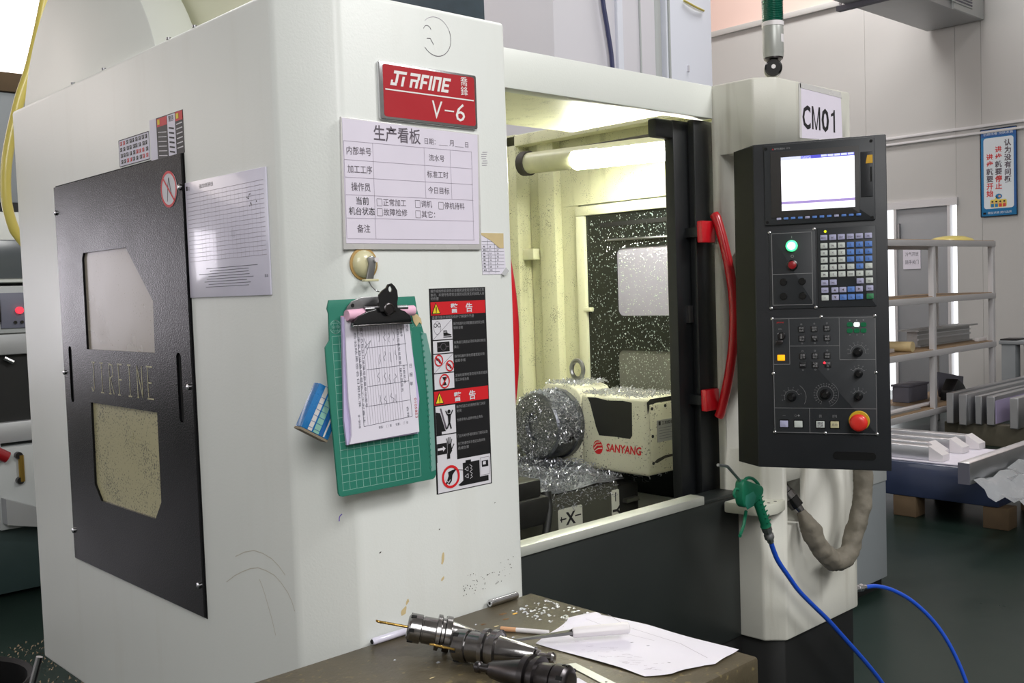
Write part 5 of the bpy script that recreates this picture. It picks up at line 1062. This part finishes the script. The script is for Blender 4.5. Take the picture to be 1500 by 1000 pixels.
MB().tube([(4.59, 2.24, 0), (4.59, 2.24, 4.2)], .035, 14).build('riser_pipe', 'cabinet white', tc)
t2 = thing('blue_cabinet', 'pale blue cabinet beside the tall lavender cabinet', 'cabinet', (4.86, 2.5, 0))
MB().box(4.644, 5.08, 2.2, 2.8, 0, 4.2).build('cabinet_body', 'cabinet pale blue', t2, bevel=.01); MB().box(4.655, 4.668, 2.19, 2.202, 0, 4.2).build('edge_strip', 'cabinet white', t2); MB().box(4.83, 4.842, 2.19, 2.202, 2.72, 2.755).build('door_catch', 'cabinet lavender', t2)
MB().tube(smooth_path([(4.80, 2.19, 3.118), (4.90, 2.185, 3.098), (4.99, 2.19, 3.09)], 4), .006, 8).build('yellow_wire', 'hose yellow', t2)
nc = MB().tube(smooth_path([(4.045, 2.175, 3.4), (4.075, 2.175, 3.03), (4.11, 2.175, 2.85), (4.14, 2.175, 2.67), (4.15, 2.175, 2.3), (4.15, 2.175, 1.9)], 5), .012, 8)
props(nc.build('navy_cable', 'cable navy'), 'navy cable hanging down the front of the lavender cabinet', 'cable')
# neighbouring machine seen past the cabinet
nm = thing('neighbour_machine', 'second machine with dark chamber window seen past the yellow hose', 'machine', (1.7, 4.5, 0))
MB().box(1.0, 2.3, 4.3, 5.4, 2.04, 2.62).build('upper_housing', 'cabinet grey', nm, bevel=.01); MB().box(.98, 2.32, 4.28, 5.42, 2.62, 2.72).build('top_tray', 'pallet wood', nm, bevel=.004)
MB().box(1.0, 2.3, 4.25, 5.4, 1.985, 2.035).build('hood_edge', 'base black', nm); MB().box(1.0, 2.3, 4.2, 5.4, 1.62, 1.985).build('window_hood', 'machine white plain', nm, bevel=.01)
MB().box(1.2, 2.2, 4.185, 4.205, 1.64, 1.84).build('window_glass', 'glass dark', nm, bevel=.006)
MB().box(1.0, 2.3, 4.1, 5.4, 1.36, 1.60).build('control_beam', 'cabinet white', nm, bevel=.006)
k_ = MB().box(1.603, 1.80, 4.088, 4.102, 1.385, 1.565).build('control_plate', 'plate slate', nm, bevel=.003); MB().lathe((1.690, 4.088, 1.475), (0, -1, 0), [(0, .018), (.02, .018)], 14).build('red_button', 'led red', k_)
for q in (1.668, 1.70): MB().cyl((q, 4.088, 1.415), (0, -1, 0), .008, .012, 10).build('switch', 'knob black', k_)
MB().box(1.565, 1.597, 4.06, 4.1, 1.42, 1.54).build('beam_knob', 'tool steel dark', nm, bevel=.005)
MB().box(1.0, 2.3, 4.12, 5.4, 1.25, 1.36).build('sill_band', 'duct grey', nm, bevel=.006); MB().box(1.572, 2.3, 4.16, 5.3, .90, 1.25).build('chamber_opening', 'base black', nm); MB().box(1.0, 1.575, 4.12, 5.4, .60, 1.25).build('side_door', 'cabinet white', nm, bevel=.006)
MB().box(1.56, 2.3, 4.12, 5.3, .80, .905).build('door_ledge', 'duct grey', nm, bevel=.006); MB().tube([(1.62, 4.13, 1.235), (1.66, 4.12, 1.21)], .012, 10).build('spray_nozzle', 'chrome', nm)
MB().box(1.545, 2.3, 4.10, 5.3, .36, .78).build('lower_panel', 'cabinet white', nm, bevel=.006); MB().tube([(1.655, 4.08, .60), (1.655, 4.08, .735)], .014, 10).build('grip_handle', 'brass', nm); MB().tube([(1.50, 4.06, .79), (1.585, 4.06, .735)], .030, 12).build('red_hose_end', 'button red', nm)
for q in (.605, .735): MB().lathe((1.645, 4.10, q), (0, -1, 0), [(0, .018), (.03, .018)], 12).build('grip_mount', 'tool steel dark', nm)
MB().add([(1.555, 4.02, .53), (1.80, 4.02, .42), (1.80, 4.10, .42), (1.555, 4.10, .53), (1.555, 4.02, .40), (1.80, 4.02, .34), (1.80, 4.10, .34), (1.555, 4.10, .40)], [(0, 1, 2, 3), (7, 6, 5, 4), (0, 4, 5, 1), (1, 5, 6, 2), (2, 6, 7, 3), (3, 7, 4, 0)]).build('chip_chute', 'duct grey', nm)
MB().box(1.0, 2.3, 4.16, 5.3, .02, .37).build('base_plinth', 'dark green paint', nm, bevel=.004)
bn = thing('black_bin', 'round black bin on the floor near the cabinet back corner', 'bin', (.78, 2.02, 0))
MB().lathe((.78, 2.02, 0), (0, 0, 1), [(0, .20), (.33, .235), (.345, .245), (.35, .240), (.34, .225), (.05, .19)], 32).build('bin_shell', 'bin black', bn)
br = thing('bar_offcut', 'bright steel bar standing against the cabinet bottom corner', 'bar', (.83, 1.43, 0))
MB().tube([(.70, 1.45, 0.006), (.862, 1.40, .568)], .009, 10).build('bar', 'chrome', br)
sw = MB()
random.seed(3)
for i in range(2600):
    x = rnd(.75, 1.7); y = rnd(1.45, 3.2); s = rnd(.006, .014); a = rnd(0, 6.28); h = rnd(0, .05)
    if math.hypot(x - .78, y - 2.02) < .28: continue
    sw.add([(x, y, h), (x + s * math.cos(a), y + s * math.sin(a), h + rnd(0, .01)), (x + s * .8 * math.cos(a + .8), y + s * .8 * math.sin(a + .8), h + .008)], [(0, 1, 2)])
props(sw.build('floor_swarf', 'swarf dull'), 'dull dark swarf littering the floor behind the cabinet', 'metal chips', kind='stuff')

# steel rack
rk = thing('steel_rack', 'grey steel rack with four plywood shelves by the hall wall', 'rack', (8.6, 2.9, 0))
for xx in (7.05, 8.90, 10.21):
    for yy in (2.60, 3.16): MB().box(xx, xx + .05, yy, yy + .05, 0, 1.80).build('post', 'rack steel', rk, bevel=.004)
for zz in (1.80, 1.295, .82, .295):
    b_ = MB().box(7.04, 10.27, 2.61, 3.21, zz - .012, zz + .006).build('shelf_board', 'plywood', rk, bevel=.002)
    MB().box(7.04, 10.27, 2.596, 2.612, zz - .055, zz).build('shelf_beam', 'rack steel', b_, bevel=.002); MB().box(7.04, 10.27, 3.20, 3.215, zz - .055, zz).build('shelf_beam', 'rack steel', b_, bevel=.002)
al = thing('aluminium_section', 'ribbed aluminium extrusion lying on the third rack shelf', 'extrusion', (9.65, 2.9, .826))
MB().box(9.10, 10.25, 2.82, 2.98, .828, .842).build('lower_flange', 'aluminium matte', al); MB().box(9.02, 10.33, 2.80, 3.0, .975, .990).build('upper_flange', 'aluminium matte', al)
MB().box(9.10, 10.25, 2.85, 2.95, .842, .975).build('web', 'aluminium matte', al); MB().box(9.10, 10.25, 2.838, 2.852, .89, .905).build('rib', 'aluminium', al); MB().box(9.10, 10.25, 2.838, 2.852, .935, .945).build('rib', 'aluminium', al)
wb_ = thing('white_bar', 'small white bar at the end of the third rack shelf', 'bar', (10.45, 2.72, .826)); MB().box(10.0, 10.2, 2.66, 2.70, .828, .865).build('bar', 'plastic white', wb_, bevel=.005)
rr_ = thing('cardboard_tube', 'pale roll lying across the third rack shelf', 'tube', (8.5, 2.75, .826)); MB().lathe((8.52, 2.62, .8735), (0, 1, 0), [(0, .03), (0, .045), (.35, .045), (.35, .03)], 18).build('tube', 'old tape', rr_)
pl_ = thing('white_plates', 'thin white plate on the third shelf beside the pale roll', 'plate', (8.1, 2.9, .826)); MB().box(7.6, 8.45, 2.75, 3.05, .828, .86).build('plate', 'plastic white', pl_, bevel=.004)
fb = thing('foam_sheet', 'folded grey foam sheet propped on the lowest rack shelf', 'foam', (10.0, 2.85, .301))
MB().slab((0, 2.90, 0), X, Z, [(9.68, .305), (9.62, .555), (9.80, .53), (10.22, .46), (10.20, .305)], .02).build('sheet', 'foam grey', fb, bevel=.004)
bb = thing('black_bag', 'black plastic bag slumped before the grey foam sheet', 'bag', (9.7, 2.75, .301))
MB().slab((0, 2.68, 0), X, Z, [(9.45, .303), (9.47, .40), (9.58, .50), (9.70, .44), (9.80, .35), (10.05, .335), (10.18, .32), (10.19, .303)], .12).build('bag', 'bag black', bb, bevel=.02)
gb = thing('grey_crate', 'small dark grey box behind the rack post on the lowest shelf', 'box', (9.25, 3.0, .301)); MB().box(9.1, 9.50, 2.94, 3.1, .303, .449).build('box_body', 'foam grey', gb, bevel=.006); MB().box(9.09, 9.51, 2.93, 3.11, .45, .47).build('box_lid', 'foam grey', gb, bevel=.004)
sh_ = thing('sheet_stack', 'flat white sheet resting on the lowest rack shelf', 'sheet', (8.3, 2.8, .301)); MB().box(7.6, 8.75, 2.66, 3.0, .303, .315).build('sheet', 'aluminium matte', sh_)
l_ = thing('white_strip', 'long white strip lying on the flat sheet of the lowest shelf', 'strip', (8.9, 2.66, .315)); MB().obox((8.15, 2.66, .3165), (.995, .02, 0), (-.02, .995, 0), Z, .98, .05, .022).build('strip', 'plastic white', l_, bevel=.004)
yc = thing('yellow_rag', 'crumpled yellow rag on the rack top shelf', 'rag', (9.9, 2.9, 1.806)); MB().lathe((9.86, 2.86, 1.808), (0, 0, 1), [(0, .22), (.02, .20), (.045, .13), (.055, .05)], 14).build('rag', 'hose yellow', yc)
nt2 = thing('door_notice', 'white paper notice stuck on the grey sliding door', 'notice', (12.39, 4.44, 1.57)); MB().box(12.388, 12.394, 4.330, 4.555, 1.570, 1.825).build('notice_sheet', 'paper white', nt2)
pr = Print((12.3876, 0, 0), (0, -1, 0), Z, .001); pr.text('pen ink', '冷气开放', -4.525, 1.735, .058, width=.17); pr.text('pen ink', '随手关门', -4.525, 1.635, .058, width=.17); pr.build(nt2)
# slogan poster
po = thing('slogan_poster', 'tall blue bordered slogan poster on the hall wall', 'poster', (12.39, 3.375, 2.155))
MB().box(12.378, 12.396, 3.170, 3.580, 2.155, 3.178).build('poster_board', 'poster blue', po, bevel=.003)
pr = Print((12.378, 0, 0), (0, -1, 0), Z, .0012)
pr.poly('poster white', rrect(-3.545, 2.245, -3.205, 3.075, .03)); pr.rect('poster blue dark', -3.580, 3.085, -3.170, 3.178); pr.rect('poster blue dark', -3.200, 2.25, -3.170, 3.085); pr.box('groove', -3.580, 2.155, -3.170, 3.178, .010, 2)
pr.text('poster white', '创新改善 持续发展', -3.545, 3.108, .045, 2, width=.335); pr.text('poster white', '精益求精 提升品质', -3.500, 2.185, .030, 2, width=.27)
pr.rect('groove', -3.555, 2.182, -3.522, 2.205, 2)
for ink, t, xx, z0 in (('grey ink', '认为没有问题', -3.270, 3.000), ('poster red', '进步', -3.375, 2.930), ('grey ink', '就要', -3.375, 2.760), ('poster red', '停止', -3.375, 2.590), ('poster red', '进步', -3.475, 2.850), ('grey ink', '就要', -3.475, 2.680), ('poster red', '开始', -3.475, 2.510)): pr.vtext(ink, t, xx, z0 - .03, .080, .085, 2, bold=.03)
pr.poly('poster yellow', rrect(-3.475, 2.258, -3.285, 2.350, .02), 2)
for k, ink in enumerate(('poster blue', 'poster blue', 'poster red', 'poster red')):
    xx = -3.447 + k * .045; pr.rect(ink, xx - .017, 2.262, xx + .017, 2.300, 3); pr.disc('skin tone', xx, 2.315, .013, lv=4); pr.disc('groove', xx, 2.325, .013, .009, lv=5)
pr.poly('poster blue', ell(-3.375, 2.385, .038, .030), 2); pr.disc('skin tone', -3.365, 2.385, .014, lv=3); pr.poly('poster yellow', [(-3.425, 2.350), (-3.40, 2.39), (-3.39, 2.352)], 2)
pr.build(po)
# air duct unit hung under the roof
du = thing('air_duct', 'grey ceiling air duct box with louvred outlet hung near the hall wall', 'duct', (11.2, 3.8, 4.45))
MB().box(6.5, 12.36, 3.55, 4.20, 4.46, 5.3).build('duct_body', 'duct grey', du, bevel=.01); MB().box(11.55, 12.36, 3.52, 3.552, 4.46, 5.0).build('end_plate', 'cabinet white', du, bevel=.004)
gl = MB().box(11.50, 12.02, 3.505, 3.525, 4.525, 4.86).build('outlet_frame', 'cabinet white', du, bevel=.003)
for k in range(9): MB().box(11.53, 11.99, 3.498, 3.510, 4.545 + k * .034, 4.560 + k * .034).build('louvre', 'foam grey', gl)
MB().box(10.36, 10.44, 3.45, 4.30, 4.41, 4.46).build('hanger_rail', 'foam grey', du)
for yy in (3.48, 4.26): MB().box(10.385, 10.415, yy, yy + .02, 4.45, 8.0).build('hanger_rod', 'rack steel', du)
# bench cabinet beside the rack
bc = thing('drawer_bench', 'white drawer bench with grey green top beyond the rack end', 'bench', (11.6, 2.3, 0))
BX, BY = 11.0, 2.86
MB().box(BX, BX + 1.2, 1.4, BY, .735, .775).build('bench_top', 'cabinet grey', bc, bevel=.005); MB().box(BX + .02, BX + 1.18, 1.45, BY - .24, .32, .735).build('drawer_case', 'cabinet white', bc, bevel=.005); MB().box(BX + .008, BX + .022, 2.0, BY - .26, .35, .72).build('drawer_front', 'cabinet white', bc, bevel=.003); MB().box(BX - .005, BX + .01, 2.36, 2.40, .58, .66).build('drawer_pull', 'tool steel dark', bc)
for yy in (1.42, BY - .16): MB().box(BX + .02, BX + .16, yy, yy + .14, 0, .735).build('leg', 'cabinet grey', bc, bevel=.004); MB().box(BX + 1.02, BX + 1.16, yy, yy + .14, 0, .735).build('leg', 'cabinet grey', bc, bevel=.004)
bt_ = thing('dark_tray', 'small dark tray on the drawer bench corner', 'tray', (BX + .1, BY - .1, .776)); MB().box(BX + .01, BX + .25, BY - .18, BY - .01, .776, .792).build('tray', 'bag black', bt_, bevel=.004)
# pallet with wrapped bars
pt = thing('timber_pallet', 'low pallet deck wrapped in blue film on wooden blocks', 'pallet', (6.36, 1.6, 0))
MB().box(6.0, 6.72, .93, 2.55, .128, .345).build('wrapped_deck', 'film blue', pt, bevel=.012)
for xx in (6.005, 6.58):
    for yy in (.875, 1.425, 2.35): MB().box(xx, xx + .13, yy + .003, yy + .150, 0, .128).build('block', 'pallet wood', pt, bevel=.006)
ws = thing('packing_sheet', 'white packing sheet spread over the blue wrapped pallet', 'sheet', (6.4, 1.3, .345)); MB().slab((0, 0, .352), X, Y, [(6.02, 1.72), (6.03, 1.20), (6.10, 1.02), (6.69, .96), (6.70, 2.4), (6.2, 2.4)], .005).build('sheet', 'paper white', ws)
for k, (xx, ye, zz) in enumerate(((6.62, 1.365, .353), (6.42, 1.385, .353), (6.22, 1.43, .353), (6.07, 1.36, .353))):
    lb_ = ('farthest', 'second', 'third', 'nearest')[k]
    rb = thing('rail_bar', ('white capped steel rail on the pallet, the one nearest the rack', 'second white capped steel rail on the pallet counting from the rack', 'third white capped steel rail on the pallet counting from the rack', 'white capped steel rail next to the blue film edge of the pallet')[k], 'rail', (xx, 2.2, zz), 'white capped rails on the pallet')
    MB().box(xx, xx + .09, ye, 3.0, zz, zz + .085).build('rail', 'aluminium', rb, bevel=.005)
    MB().add([(xx - .004, ye - .075, zz + .04), (xx + .094, ye - .075, zz + .04), (xx + .094, ye + .01, zz + .092), (xx - .004, ye + .01, zz + .092), (xx - .004, ye - .075, zz + .001), (xx + .094, ye - .075, zz + .001), (xx + .094, ye + .01, zz + .001), (xx - .004, ye + .01, zz + .001)], [(0, 1, 2, 3), (7, 6, 5, 4), (0, 4, 5, 1), (1, 5, 6, 2), (2, 6, 7, 3), (3, 7, 4, 0)]).build('end_cap', 'plastic white', rb)
bxs = thing('box_section', 'large square aluminium box section overhanging the blue pallet', 'box section', (6.8, .9, .346))
MB().box(5.47, 9.2, .872, .938, .355, .475).build('section', 'aluminium', bxs, bevel=.006); MB().box(5.464, 5.472, .874, .936, .357, .473).build('end_face', 'foam grey', bxs)
for k, (x0_, yc_, wd_, h_) in enumerate(((8.79, 2.42, .062, .27), (8.74, 2.288, .068, .27), (8.85, 2.20, .056, .25), (8.85, 2.098, .068, .25), (8.74, 1.865, .070, .26))):
    t_ = thing('plate_bar', ('upright aluminium bar nearest the rack post', 'second upright aluminium bar from the rack post', 'narrow upright aluminium bar in the middle of the row', 'upright aluminium bar with a violet film side, fourth from the rack post', 'lone upright aluminium bar past the violet filmed one')[k], 'bar', (x0_ + 1, yc_, .186), 'upright aluminium bars beyond the pallet')
    MB().box(x0_, x0_ + 2.15, yc_ - wd_ / 2, yc_ + wd_ / 2, .187, .186 + h_).build('bar', 'aluminium', t_, bevel=.005); MB().box(x0_ - .003, x0_ + .002, yc_ - wd_ / 2 + .006, yc_ + wd_ / 2 - .006, .194, .178 + h_).build('bar_end', 'aluminium matte', t_)
    if k == 3: MB().box(x0_ + .02, x0_ + 2.1, yc_ - wd_ / 2 - .003, yc_ - wd_ / 2, .20, .40).build('protective_film', 'paper lilac', t_)
MB().box(8.6, 8.75, .80, 1.05, 0, .354).build('section_bearer', 'pallet wood', bxs, bevel=.006)
bs = thing('timber_bearer', 'timber bearers carrying the row of upright aluminium bars', 'timber', (9.6, 2.1, 0))
for xx in (8.9, 10.6): MB().box(xx, xx + .12, 1.75, 2.52, 0, .186).build('bearer', 'bench steel', bs, bevel=.006)
# crumpled clear film over the near pallet end
random.seed(9)
nx, ny = 26, 16; mb = MB()
for j in range(ny):
    for i in range(nx):
        u, v = i / (nx - 1), j / (ny - 1); x = 5.50 + 1.9 * u; y = .28 + .575 * v
        z = .075 + .30 * v ** .8 + .045 * math.sin(u * 17 + v * 6) * math.sin(v * 9 + u * 3) + rnd(-.018, .018)
        mb.v.append(Vector((x + rnd(-.02, .02), y + rnd(-.015, .015), max(.01, z))))
for j in range(ny - 1):
    for i in range(nx - 1): mb.f.append((j * nx + i, j * nx + i + 1, (j + 1) * nx + i + 1, (j + 1) * nx + i))
props(mb.build('plastic_film', 'film clear'), 'crumpled clear plastic film hanging off the near pallet side', 'plastic film')
